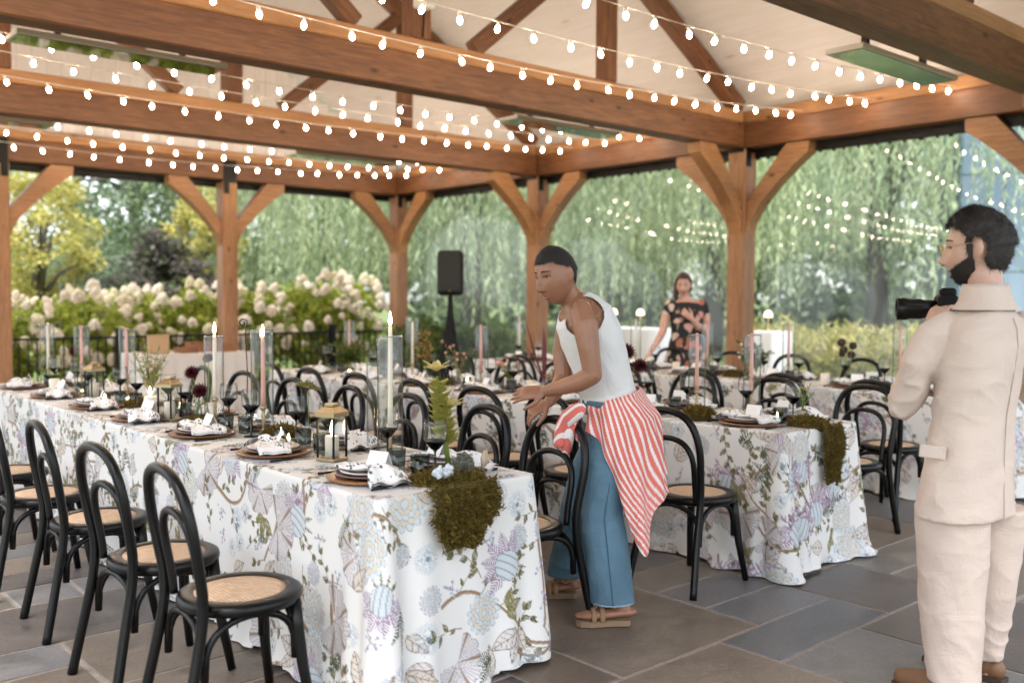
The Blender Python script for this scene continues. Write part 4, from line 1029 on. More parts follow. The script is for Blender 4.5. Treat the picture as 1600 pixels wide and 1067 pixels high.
link('flower_head', quads_mesh('flower_head', V, M['leaf'], C, per=3), t)['kind'] = 'stuff'
gr = [(.14, .17, .04), (.2, .2, .06)]; pale = [(.36, .33, .16), (.45, .40, .24), (.28, .28, .12)]
spray('airy_greenery', (2.22, 5.85, TZ + .001), 'airy pale green stems in front of the white service table', 22, .40, .13, pale, 31, leafL=.03, dens=16)
spray('red_twigs', (2.16, 5.02, TZ + .001), 'thin red twigs standing beside the burgundy dahlias', 9, .22, .09, [(.3, .06, .05)], 32, leafL=.014, dens=7)
spray('pale_wisps', (2.3, 3.85, TZ + .001), 'pale dried wisps behind the front lantern', 10, .2, .08, pale, 33, leafL=.016, dens=14)
spray('orange_sprig', (4.6, 6.25, TZ + .001), 'tall orange autumn sprig beside the corner post', 9, .46, .09, [OR, (.42, .26, .1), (.25, .16, .04)], 34, leafL=.05, dens=12)
spray('pink_bud_posy', (4.62, 5.25, TZ + .001), 'posy of little pink buds in a clear vase before the speaker stand', 12, .26, .15, gr, 35, PK, .014, .03, True, .0014, 9)
spray('pink_bud_posy', (4.5, 5.7, TZ + .001), 'taller posy with pinkish orange buds left of the speaker stand', 9, .36, .13, [(.2, .18, .05), (.42, .22, .1)], 36, PK, .012)
spray('fern_posy', (4.55, 7.35, TZ + .001), 'bushy dark green fern posy near the black railing', 26, .28, .2, [(.07, .10, .02), (.14, .16, .04)], 37, None, .01, .06, False, .0014, 16)
spray('fern_posy', (7.0, 4.75, TZ + .001), 'bushy green posy with white flecks before the middle post', 26, .30, .16, [(.06, .10, .025), (.10, .15, .04)], 38, mat('white_fleck', (.7, .66, .58), .8), .012, .055, False, .0014, 14)
spray('dark_seed_heads', (7.1, 3.95, TZ + .001), 'round dark seed heads on thin stems near the plastic wall', 5, .36, .14, gr, 39, DKB, .030, .02, True, .0016, 3)
spray('dark_seed_heads', (7.05, 2.95, TZ + .001), 'tall dry stems with brown heads beside the man in linen', 4, .52, .08, [(.2, .12, .05)], 40, mat('brown_head', (.2, .12, .05), .85), .026, .02, True, .002, 3)
spray('calla_shoots', (4.66, 2.86, TZ + .03), 'slim yellow green calla shoots rising from the hanging moss', 6, .24, .10, [(.35, .33, .1)], 41, None, .01, .05, False, .003, 2)
spray('magenta_sprig', (4.5, 4.2, TZ + .001), 'magenta bloom on green stems beyond her reaching hand', 5, .17, .06, gr, 42, mat('magenta_bloom', (.35, .02, .08), .6), .020)
spray('grass_tuft', (4.7, 4.75, TZ + .001), 'tan feathery grass bundle behind the woman in white', 18, .2, .18, [(.3, .2, .1), (.2, .13, .06)], 43, None, .01, .05, True)
t = thing('cordyline_leaves', 'upright dark red strap leaves between the speaker and her head', 'leaves', (4.72, 4.98, TZ + .001)); bud_vase(t, .14, .03)
RL = soft('red_leaf', (.14, .03, .025), .45)
for tip, w in [((-.16, .10, .47), .024), ((.0, .01, .40), .032), ((-.14, .12, .30), .02), ((.16, -.14, .34), .022), ((.02, -.02, .36), .026)]:
    mb = MB(); d = Vector(tip); petal(mb, (0, 0, .08), d, (d.x * -.5 + .1, .2, .9), d.length, w, .12 if tip[0] else .02, 9); mb.build('strap_leaf', RL, t, True)
t = thing('fiddlehead_stem', 'tall black fiddlehead stem curling above the candles', 'stem', (2.30, 4.72, TZ + .001)); bud_vase(t, .12, .024)
top = px_depth(383, 505, 5.1) - Vector((2.30, 4.72, TZ)); P = [Vector((0, 0, .02)), top * .5 + Vector((.01, 0, 0)), top * .9]
for k in range(14):
    a = k * .55; r = .024 * (1 - k / 17); P.append(top + RT * (-.012 + r * math.cos(a + .3)) + Vector((0, 0, r * math.sin(a + .3))))
MB().tube(P, [.003] * 6 + [.0045] * (len(P) - 6), 6).build('stem', mat('fiddlehead_dark', (.03, .02, .018), .6), t, True)
# ------------------------------------------------------------------ outside: railing, hydrangeas, trees, terrace tables
t = thing('black_railing', 'black metal railing with thin balusters below the hydrangeas', 'railing', (0, 14.2, 0))
xa, xb = 2.4, 9.5
MB().bbox((( xa + xb) / 2, 0, .84), (xb - xa, .06, .035), .006).build('top_rail', M['black_metal'], t)
MB().box(((xa + xb) / 2, 0, .10), (xb - xa, .04, .03)).build('bottom_rail', M['black_metal'], t)
bal = MB().box((0, 0, .4725), (.018, .018, .70)).mesh('baluster', False, M['black_metal'])
for i in range(int((xb - xa) / .115)):
    o = link('baluster', bal, t); o.location = (xa + .06 + i * .115, 0, 0)
for x in (4.95, 8.5):
    MB().bbox((x, 0, .47), (.09, .09, .94), .006).build('newel_post', M['black_metal'], t); MB().bbox((x, 0, .955), (.115, .115, .03), .006).build('post_cap', M['black_metal'], t)
def leaves(n, pts_fn, L, W, cols, seed, droop=0.0, up=.3):
    """separate leaf quads at sampled points"""
    rg = np.random.RandomState(seed); P = pts_fn(rg, n); n = len(P)
    d = rg.normal(0, 1, (n, 3)); d[:, 2] = d[:, 2] * .7 + up - droop; d /= np.linalg.norm(d, axis=1)[:, None]
    s = np.cross(d, rg.normal(0, 1, (n, 3))); s /= np.linalg.norm(s, axis=1)[:, None]
    l = (L * rg.uniform(.6, 1.3, n))[:, None]; w = l * W / L * .5
    V = np.stack([P, P + d * l * .5 + s * w, P + d * l, P + d * l * .5 - s * w], 1)
    c = np.array(cols)[rg.randint(0, len(cols), n)] * rg.uniform(.7, 1.3, (n, 1)); return V, c
def clumps(cen, rad, k, per_r):
    """points on k small clumps scattered through an ellipsoid: leaves gaps between clumps"""
    def fn(rg, n):
        d = rg.normal(0, 1, (k, 3)); d /= np.linalg.norm(d, axis=1)[:, None]; C = np.array(cen) + d * (rg.uniform(.35, 1, (k, 1)) ** .6) * np.array(rad)
        i = rg.randint(0, k, n); e = rg.normal(0, 1, (n, 3)); e /= np.linalg.norm(e, axis=1)[:, None]
        P = C[i] + e * per_r * (rg.uniform(0, 1, (n, 1)) ** .45); P = P[P[:, 2] > .05]; return P
    return fn
def tree(loc, cz, rad, label, cols, seed, n=14000, k=70, L=.16, W=.09, name='tree', trunk=.16, barkc=(.09, .075, .06), group='trees beyond the pavilion'):
    t = thing(name, label, 'tree', loc, 0, group); rg = random.Random(seed); bark = mat('bark', barkc, .95); mb = MB()
    mb.tube([(0, 0, -.05), (.05, .03, cz * .35), (-.06, .05, cz * .7), (0, 0, cz)], [trunk, trunk * .8, trunk * .6, trunk * .3], 10)
    for i in range(7):
        a = rg.uniform(0, 6.28); q = rg.uniform(.5, .95); e = Vector((rad[0] * .75 * math.cos(a), rad[1] * .75 * math.sin(a), cz + rg.uniform(-.3, .7) * rad[2])); b = Vector((0, 0, cz * q)); mb.tube([b, b.lerp(e, .5) + Vector((0, 0, .2)), e], [trunk * .4, trunk * .25, trunk * .08], 7)
    mb.build('trunk', bark, t, True)
    V, C = leaves(n, clumps((0, 0, cz), rad, k, min(rad) * .28), L, W, cols, seed)
    link('crown', quads_mesh('crown', V, M['leaf'], C), t)
    return t
def gp(px, dep): p = px_depth(px, 464, dep); return (p.x, p.y, 0)
YG = [(.52, .47, .14), (.60, .54, .20), (.44, .43, .13)]; GR = [(.14, .21, .09), (.19, .27, .12), (.25, .32, .16)]; GY = [(.25, .32, .22), (.31, .37, .27), (.20, .26, .17)]
tree(gp(62, 21), 2.6, (1.15, 1.15, 1.7), 'yellow green tree beside the left post', YG, 1, 9000, 60, .10, .065)
tree(gp(318, 24), 2.7, (1.0, 1.0, 1.6), 'slim yellow tree left of the second post', YG, 2, 8000, 55, .10, .065)
tree(gp(215, 27), 5.4, (3.6, 3.6, 4.4), 'large green leafy tree behind the hydrangeas', GR + GY, 3, 17000, 55, .17, .09, trunk=.25)
tree(gp(120, 33), 6.0, (3.4, 3.4, 4.5), 'silvery green tree showing sky through its crown', GY, 4, 5000, 20, .18, .09, trunk=.25)
tree(gp(260, 22), 1.5, (1.6, 1.3, 1.3), 'dark purple brown shrub behind the cream hydrangeas', [(.11, .09, .09), (.14, .12, .10), (.10, .13, .07)], 5, 7000, 30, .16, .09, name='shrub')
tree(gp(150, 22), 1.3, (1.2, 1.2, 1.2), 'pale grey green shrub under the large green tree', [(.18, .22, .17), (.24, .28, .2)], 6, 6000, 30, .12, .04, name='shrub')
def willow(loc, H, Rd, label, seed, ns=900, zlo=(.4, 3.2), tone=1.0, trunk=.32, lean=0):
    t = thing('weeping_willow', label, 'tree', loc, 0, 'weeping willows beyond the vinyl wall'); rg = np.random.RandomState(seed); r2 = random.Random(seed)
    bark = mat('willow_bark', (.06, .052, .045), .95); mb = MB(); mb.tube([(0, 0, -.05), (.1 + lean * .3, .05, 1.6), (-.08 + lean * .6, 0, 3.4), (.1 + lean, 0, H * .75)], [trunk, trunk * .8, trunk * .7, trunk * .3], 10)
    for i in range(9):
        a = i * .7 + r2.uniform(-.2, .2); e = Vector((Rd * .8 * math.cos(a), Rd * .8 * math.sin(a), H * r2.uniform(.72, .95))); mb.tube([Vector((lean * .5, 0, 3.2)), Vector((e.x * .45, e.y * .45, H * .78)), e], [trunk * .45, trunk * .3, trunk * .08], 7)
    mb.build('trunk', bark, t, True)
    A = rg.uniform(0, 2 * np.pi, ns); q = rg.uniform(.08, 1, ns) ** .5; top = H * (1 - .32 * q ** 2) * rg.uniform(.88, 1.02, ns); x0 = q * Rd * np.cos(A); y0 = q * Rd * np.sin(A)
    bun = np.sin(A * 9 + seed) * .5 + .5; bot = rg.uniform(zlo[0], zlo[1], ns) + bun * 1.2 + (1 - q) * 1.5; V = []; C = []
    base = np.array([(.33, .41, .24), (.40, .47, .29), (.46, .52, .34), (.27, .35, .20), (.49, .53, .31)])
    for i in range(ns):
        if bot[i] > top[i] - .6: continue
        m = int((top[i] - bot[i]) / .085); z = np.linspace(top[i], bot[i], m); s = (top[i] - z); arch = .45 * (1 - np.exp(-s / .5))
        sw = .07 * np.sin(z * 1.3 + i); P = np.stack([x0[i] + np.cos(A[i]) * arch + sw, y0[i] + np.sin(A[i]) * arch + sw * .6, z], 1) + rg.normal(0, .025, (m, 3))
        d = np.stack([rg.normal(0, .35, m), rg.normal(0, .35, m), -np.ones(m)], 1); d /= np.linalg.norm(d, axis=1)[:, None]; sd = np.cross(d, rg.normal(0, 1, (m, 3))); sd /= np.linalg.norm(sd, axis=1)[:, None]
        L = rg.uniform(.12, .24, (m, 1)); w = L * .085
        V.append(np.stack([P, P + d * L * .5 + sd * w, P + d * L, P + d * L * .5 - sd * w], 1)); C.append(base[rg.randint(0, 5)][None] * tone * rg.uniform(.75, 1.25, (m, 1)))
    link('crown', quads_mesh('crown', np.concatenate(V), M['leaf'], np.concatenate(C)), t)
willow(gp(520, 27), 9.0, 4.0, 'weeping willow between the second post and the corner post', 11, 1000)
willow(gp(735, 24), 9.5, 4.6, 'weeping willow curtain behind the black speaker', 12, 1100, (.2, 2.2))
willow(gp(1112, 26), 9.0, 5.2, 'weeping willow with dark trunk behind the woman in the floral dress', 13, 1200, (1.2, 3.4), 1.05, .34, .3)
willow(gp(1370, 23), 8.6, 4.6, 'weeping willow curtain beside the blue building', 14, 1100, (.8, 3.0), 1.15)
willow(gp(930, 33), 10.5, 5.0, 'more distant weeping willow behind the woman in white', 15, 900, (.3, 3.0), .9)
V, C = leaves(60000, lambda rg, n: np.concatenate([clumps((*gp(px, dep)[:2], z), r, 50, 1.6)(rg, n // 9) for px, dep, z, r in [(-250, 46, 2.5, (7, 7, 3.5)), (60, 52, 1.5, (6, 6, 1.8)), (330, 48, 2, (7, 7, 2.5)), (600, 46, 5, (8, 8, 8)), (850, 44, 5, (8, 8, 8)), (1100, 44, 5, (8, 8, 8)), (1350, 42, 5, (7, 7, 8)), (1600, 42, 5, (7, 7, 8)), (1850, 40, 5, (8, 8, 8))]]), .55, .34, [(.12, .18, .08), (.16, .22, .11), (.2, .26, .14)], 77)
o = link('far_woodland', quads_mesh('far_woodland', V, M['leaf'], C)); tag(o, 'distant green woodland closing the view behind the willows', 'woodland', None, 'stuff')
# hydrangeas
def panicle(seed):
    rg = np.random.RandomState(seed); mb = MB(); n = 90
    for i in range(n):
        z = rg.uniform(0, 1); r = .10 * (1 - z ** 1.6) ** .7 + .012; a = rg.uniform(0, 6.28); mb.ball((r * math.cos(a), r * math.sin(a), .02 + z * .22), rg.uniform(.022, .032), 6, 4)
    mb.lathe([(.01, .0), (.09, .03), (.085, .10), (.05, .18), (.01, .235)], 10); return mb
cream = mat('hydrangea_cream', (.74, .68, .55), .85); tc = NT(cream); tc.base(tc.ramp(tc.rand(), [(0, (.78, .72, .60)), (.6, (.76, .66, .54)), (1, (.66, .62, .40))]))
pan = [panicle(s).mesh('flower_head', False, cream) for s in range(3)]
hr = random.Random(9); HL = [(.38, .42, .07), (.46, .48, .09), (.30, .36, .06)]
for i in range(8):
    x = 3.0 + i * .98 + hr.uniform(-.15, .15); y = 15.6 + hr.uniform(-.25, .5) + (i % 2) * .5; H = 1.15 + .06 * i + hr.uniform(-.08, .12)
    t = thing('hydrangea_bush', f'{ORD[7 - i]} cream hydrangea bush from the corner post, behind the railing', 'hydrangea', (x, y, 0), 0, 'hydrangea bushes behind the railing')
    V, C = leaves(3000, clumps((0, 0, H * .55), (.75, .7, H * .55), 40, .25), .12, .08, HL, 50 + i); o = link('foliage', quads_mesh('foliage', V, M['leaf'], C), t)
    mb = MB()
    for k in range(8): a = k * .8; mb.tube([(0, 0, 0), (.2 * math.cos(a), .2 * math.sin(a), H * .4), (.5 * math.cos(a), .5 * math.sin(a), H * .85)], [.014, .01, .006], 6)
    mb.build('stems', mat('hydrangea_stem', (.12, .09, .05), .9), t)
    for k in range(52):
        a = hr.uniform(3.0, 6.4) if k % 5 else hr.uniform(0, 3.1); e = hr.uniform(-.55, 1.0); q = .84 * math.cos(e * 1.3); p = Vector((q * math.cos(a) * .9, q * math.sin(a) * .8 - .1, H * .62 + H * .55 * math.sin(e * 1.3)))
        o = link('flower_head', pan[hr.randrange(3)], t); o.location = p; out = (Vector((p.x, p.y, .9))).normalized(); o.rotation_euler = out.to_track_quat('Z', 'Y').to_euler(); sc = hr.uniform(.42, .82); o.scale = (sc, sc, sc * hr.uniform(.8, 1.1))
# meadow planting seen past the vinyl wall on the right
for i, (px, dep, lab) in enumerate([(1260, 15, 'yellow flowering meadow clump right of the middle post'), (1330, 14.2, 'pale grassy meadow clump beyond the plastic wall'), (1395, 13.6, 'golden meadow clump beside the man in linen'), (1230, 18, 'low rusty meadow clump under the willow'), (1450, 15, 'tall pale meadow clump below the blue building'), (1010, 17, 'leafy green shrub behind the white terrace table'), (760, 17, 'leafy green shrub behind the speaker stand'), (680, 16.5, 'olive green shrub beside the corner post')]):
    t = thing('meadow_clump', lab, 'plants', gp(px, dep), 0, 'garden planting outside the plastic wall')
    cols = [(.40, .36, .10), (.46, .42, .22), (.25, .27, .07)] if px > 1200 else [(.10, .15, .04), (.16, .2, .06)]
    V, C = leaves(4200, clumps((0, 0, .45), (1.0, 1.0, .5), 50, .22), .13, .03 if px > 1200 else .07, cols, 90 + i, up=.8); link('foliage', quads_mesh('foliage', V, M['leaf'], C), t)['kind'] = 'stuff'
    mb = MB()
    for k in range(18): a = hr.uniform(0, 6.28); r = hr.uniform(.1, .8); mb.tube([(r * .5 * math.cos(a), r * .5 * math.sin(a), 0), (r * math.cos(a), r * math.sin(a), hr.uniform(.5, .9))], .006, 5)
    o = mb.build('stems', mat('meadow_stem', (.22, .2, .07), .9), t); o['kind'] = 'stuff'
# white clothed tables with lamps outside the vinyl wall
WC = mat('white_table_linen', (.80, .80, .80), .85); LS = mat('lamp_stem', (.62, .5, .3), .4, .6)
def terrace_table(x, y, lx, ly, H, lab, lamps):
    t = thing('terrace_table', lab, 'table', (x, y, 0)); n = 120; G = np.zeros((14, n, 3))
    for j in range(14):
        q = j / 13
        for i in range(n):
            a = 2 * math.pi * i / n; ca, sa = math.cos(a), math.sin(a); k = 1 / max(abs(ca), abs(sa)) if True else 1; e = .5 * min(k, 1.32)
            f = 1 + .05 * q * math.sin(i * 1.05) + .03 * q; G[j, i] = (ca * e * lx * f, sa * e * ly * f, H - q * (H - .01))
    link('linen_drop', grid_mesh('linen_drop', G, WC, None, True), t)
    MB().add([tuple(p) for p in G[0]], [tuple(range(n))]).build('linen_top', WC, t)
    for k, (dx, dy) in enumerate(lamps):
        l = thing('table_lamp', ('lit mushroom lamp on the small terrace table' if len(lamps) == 1 else ['lit mushroom lamp nearer the post on the terrace bar table', 'lit mushroom lamp nearer the woman in white, terrace bar table'][k]) , 'lamp', (x + dx, y + dy, H + .002), 0, 'mushroom lamps on the terrace tables')
        MB().lathe([(.001, 0), (.045, 0), (.045, .01), (.008, .015), (.006, .22), (.001, .22)], 14).build('stem', LS, l, True)
        MB().lathe([(.06, .20), (.062, .21), (.05, .26), (.032, .285), (.001, .292)], 18).build('shade', M['lamp'], l, True)
q1 = px_x(985, 515, 11.2); q2 = px_x(1200, 515, 11.6)
terrace_table(q1.x, q1.y, .7, 1.5, .98, 'white linen terrace bar table behind the woman in white', [(0, -.2), (0, .35)])
terrace_table(q2.x, q2.y, .5, .5, .98, 'white linen small terrace table right of the middle post', [(0, 0)])
# service table with ribbed cloth
a = px_z(225, 556, .76); rib = mat('ribbed_linen', (.74, .68, .63), .85); tr_ = NT(rib); wv = tr_.new('ShaderNodeTexWave'); wv.bands_direction = 'Z'; wv.inputs['Scale'].default_value = 14; tr_.lk(tr_.coord('Object'), wv.inputs['Vector']); tr_.base(tr_.ramp(wv.outputs['Fac'], [(.25, (.68, .62, .57)), (.55, (.76, .71, .67))])); tr_.bump(wv.outputs['Fac'], .5, .01)
t = thing('service_table', 'service table under a ribbed white cloth near the railing', 'table', (a.x, a.y, 0))
n = 200; G = np.zeros((10, n, 3)); lx, ly = 1.35, .75
per = []
for i in range(n):
    s_ = i / n * 2 * (lx + ly)
    per.append((s_, 0) if s_ < lx else (lx, s_ - lx) if s_ < lx + ly else (2 * lx + ly - s_, ly) if s_ < 2 * lx + ly else (0, 2 * (lx + ly) - s_))
for j in range(10):
    for i, (x, y) in enumerate(per):
        q = j / 9; nx, ny = (x - lx / 2) / lx, (y - ly / 2) / ly; f = .02 * q * math.sin(i * .9) + .015 * q; G[j, i] = (x + nx * f * 2, y + ny * f * 2, .76 - q * .75)
link('cloth_drop', grid_mesh('cloth_drop', G, rib, None, True), t); MB().add([tuple(p) for p in G[0]], [tuple(range(n))]).build('cloth_top', rib, t)
BX = mat('kraft_board', (.45, .30, .17), .8)
o = MB().bbox((0, 0, .11), (.24, .08, .22), .004).build('menu_box', BX); o.location = (a.x + .28, a.y + .3, .763); tag(o, 'upright tan board box on the ribbed service table', 'box')
for i, (dx, dy, sx, sy, sz) in enumerate([(.62, .3, .2, .2, .07), (.86, .5, .24, .2, .12), (1.1, .3, .22, .18, .10)]):
    t = thing('wooden_tray', ['low brown tray next to the upright tan box', 'deeper brown crate at the back of the service table', 'brown crate beside the second post on the service table'][i], 'crate', (a.x + dx, a.y + dy, .763))
    wd = M['charger']; MB().box((0, 0, .008), (sx, sy, .012)).build('bottom', wd, t)
    for s in (-1, 1): MB().box((s * (sx / 2 + .006), 0, sz / 2), (.01, sy + .02, sz)).build('side', wd, t); MB().box((0, s * (sy / 2 + .004), sz / 2 - .002), (sx, .01, sz - .006)).build('side', wd, t)
# blue building at the right edge
bl = mat('blue_cladding', (.13, .22, .33), .6); tb = NT(bl); nb_ = tb.noise(tb.coord('Object', (1, 1, .15)), 1.5, 5); tb.base(tb.ramp(nb_, [(.3, (.10, .155, .22)), (.7, (.16, .225, .30))]))
c0 = px_depth(1497, 464, 20); t = thing('blue_building', 'blue panel clad building wall beyond the willow', 'building', (c0.x, c0.y, 0), math.atan2(-.9, .5))
MB().box((5, 3, 4), (10, 6, 8)).build('wall', mat('blue_wall_core', (.10, .17, .26), .7), t)
for i in range(12):
    for j in range(4): MB().bbox((.42 + i * .82, -.02, 1.0 + j * 2.0), (.80, .03, 1.97), .006).build('cladding_panel', bl, t)
# PA speaker on a covered stand
p = px_depth(704, 464, 12.2); t = thing('speaker_stand', 'speaker stand under a flared black stretch cover', 'stand', (p.x, p.y, 0))
MB().lathe([(.42, .004), (.40, .03), (.26, .35), (.15, .7), (.075, 1.05), (.04, 1.3), (.032, 1.46), (.001, 1.46)], 3).build('stretch_cover', M['black_matte'], t, False)
MB().tube([(0, 0, .2), (0, 0, 1.5)], .018, 10).build('pole', M['black_metal'], t)
t = thing('loudspeaker', 'black loudspeaker cabinet on the covered stand', 'speaker', (p.x, p.y, 1.462), YAW + math.pi)
MB().bbox((0, 0, .285), (.30, .32, .565), .03).build('cabinet', M['black_matte'], t); MB().bbox((.152, 0, .30), (.012, .28, .50), .005).build('grille', mat('speaker_grille', (.008, .008, .008), .6), t)
MB().ball((.16, 0, .06), .012, 8, 6).build('badge', mat('badge_silver', (.5, .3, .3), .3, 1), t)
# ------------------------------------------------------------------ people
def skin_mat(name, c, sss=.15):
    m = mat(name, c, .42, 0, .5, **{'Subsurface Weight': sss, 'Subsurface Radius': (.02, .008, .004), 'Subsurface Scale': .4}); t = NT(m)
    n = t.noise(t.coord('Object'), 14, 4); t.base(t.ramp(n, [(.3, tuple(x * .88 for x in c)), (.7, tuple(min(1, x * 1.1) for x in c))])); return m
def fabric(name, c, weave=500, var=.12, wr=(10, .25), rough=.9, crease=0.0):
    m = mat(name, c, rough); t = NT(m); co = t.coord('Object'); n = t.noise(co, 3.5, 3)
    t.base(t.ramp(n, [(.3, tuple(x * (1 - var) for x in c)), (.7, tuple(min(.9, x * (1 + var)) for x in c))]))
    f = t.noise(t.coord('Object', (1, 1, .7)), wr[0], 4, .55, 1.2); h = t.math('MULTIPLY', f, 1.0)
    if crease:                                                          # sharp little horizontal creases of worn linen
        k = t.noise(t.coord('Object', (1, 1, 3.2)), wr[0] * 1.6, 3, .5, 2.0); h = t.math('ADD', h, t.math('MULTIPLY', t.math('ABSOLUTE', t.math('SUBTRACT', k, .5)), -crease))
    h = t.math('ADD', h, t.math('MULTIPLY', t.noise(co, weave, 2), .012)); t.bump(h, wr[1], .03); return m
def head_pts(k=52, n=84, grow=0.0, noisy=0, seed=0):
    """head in its own axes: x forward, y left, z up; crown .125, chin -.125"""
    G = np.zeros((k, n, 3)); g = lambda v, s: math.exp(-(v / s) ** 2)
    for i in range(k):
        th = math.pi * (i + .5) / k
        for j in range(n):
            ph = 2 * math.pi * j / n; ph = ph - .45 * math.sin(ph)          # more columns on the face
            x, y, z = math.sin(th) * math.cos(ph) * .098, math.sin(th) * math.sin(ph) * .077, -math.cos(th) * .125
            if z < 0:
                s = -z / .125; y *= 1 - .36 * s * s
                x = x * (1 - .42 * s) - .006 * s if x < 0 else x * (1 - .03 * s) + .012 * s * math.sin(th)
            elif x < 0: x *= 1.10
            if x > 0:
                f = max(0, math.cos(ph)) ** 2
                x -= .006 * f * (1 - abs(z) / .125)
                if z > .02: x -= .010 * f * g(z - .03, .06) * 0
                nz = 0
                if -.040 < z < .028: nz = .004 + .029 * min(1, max(0, (.028 - z) / .055)) ** 1.3
                elif -.054 < z <= -.040: nz = .033 * (1 - (-.040 - z) / .014)
                x += nz * g(y, .011 + .005 * (z < -.018)) * f
                x += .004 * g(z - .034, .010) * g(abs(y) - .028, .022) * f
                x -= .009 * g(z - .012, .013) * g(abs(y) - .031, .015)
                x += (.008 * g(z + .063, .006) + .008 * g(z + .077, .007) - .003 * g(z + .070, .003)) * g(y, .021) * f
                x += .007 * g(z + .105, .015) * g(y, .022) * f
                y += math.copysign(.004, y) * g(z + .02, .03) * g(x - .05, .03) if abs(y) > .03 else 0
            v = Vector((x, y, z))
            if grow:
                nn = Vector((x / .0096, y / .0059, z / .0156)).normalized(); q = grow
                if noisy: q *= 1 + noisy * noise.noise(Vector((x * 34 + seed, y * 34, z * 34))) + noisy * .5 * noise.noise(Vector((x * 90, y * 90 + seed, z * 90)))
                v += nn * q
            G[i, j] = v
    return G
def head_frame(c, fwd, tilt=(0, 0, 1), sc=1.0):
    f = Vector(fwd).normalized(); l = Vector(tilt).cross(f).normalized(); u = f.cross(l)
    Mx = Matrix((f * sc, l * sc, u * sc)).transposed().to_4x4(); Mx.translation = c; return Mx
def add_head(mb, Mx):
    G = head_pts(); mb.loft([[Mx @ Vector(p) for p in r] for r in G])
    for s in (-1, 1): mb.ball(Mx @ Vector((-.010, s * .080, -.002)), 1, 14, 9, (1, 1, 1), (Mx.to_3x3().to_4x4() @ Matrix.Rotation(-s * .5, 4, 'Z') @ Matrix.Rotation(-.15, 4, 'Y') @ Matrix.Diagonal((.019, .007, .033, 1))))
def shell(mask, Mx, grow, noisy, name, mt, parent, seed=0, k=52, n=84):
    """hair or beard: the part of the head surface inside the mask, standing off the skin"""
    A = head_pts(k, n); B = head_pts(k, n, grow, noisy, seed); V = []; F = []; ok = [[mask(*A[i, j]) for j in range(n)] for i in range(k)]
    def wt(i, j):
        c = sum(ok[min(k - 1, max(0, i + a))][(j + b) % n] for a in (-2, -1, 0, 1, 2) for b in (-2, -1, 0, 1, 2)); return min(1, c / 20)
    for i in range(k):
        for j in range(n): w = wt(i, j); V.append(Mx @ (Vector(A[i, j]) * (1 - w) + Vector(B[i, j]) * w + (Vector(A[i, j]).normalized() * .0015)))
    for i in range(k - 1):
        for j in range(n):
            q = (i, j), (i, (j + 1) % n), (i + 1, (j + 1) % n), (i + 1, j)
            if all(ok[a][b] for a, b in q): F.append(tuple(a * n + b for a, b in q))
    if ok[k - 1][0]: F.append(tuple((k - 1) * n + j for j in range(n)))
    return MB().add(V, F).build(name, mt, parent, True)
def strands(mask, Mx, n, L, W, off, colr, parent, seed, name='hair_strands', flow=(-.5, 0, -.6), jit=.45):
    A = head_pts(70, 110).reshape(-1, 3); ok = [i for i in range(len(A)) if mask(*A[i])]; rg = random.Random(seed); V = []; C = []
    for _ in range(n):
        v = Vector(A[rg.choice(ok)]) + Vector((rg.uniform(-1, 1), rg.uniform(-1, 1), rg.uniform(-1, 1))) * .003; nn = Vector((v.x / .0096, v.y / .0059, v.z / .0156)).normalized()
        d = Vector(flow) + Vector((rg.gauss(0, jit), rg.gauss(0, jit), rg.gauss(0, jit))); d = (d - nn * d.dot(nn) + nn * .45).normalized(); s = d.cross(nn).normalized(); b = v + nn * off * rg.uniform(.5, 1.05); l = L * rg.uniform(.6, 1.3)
        V.append([list(Mx @ (b - s * W)), list(Mx @ (b + s * W)), list(Mx @ (b + d * l + s * W * .2 - nn * l * .15))]); k = rg.uniform(.6, 1.8); C.append([x * k for x in colr])
    o = link(name, quads_mesh(name, np.array(V), M['tint'], np.array(C), per=3), parent); o['kind'] = 'stuff'; return o
FACE = head_pts(120, 200).reshape(-1, 3); FACE = FACE[FACE[:, 0] > .02]
def surf(y, z, off=0.0):
    k = np.argmin((FACE[:, 1] - y) ** 2 + (FACE[:, 2] - z) ** 2); return Vector((FACE[k, 0] + off, y, z))
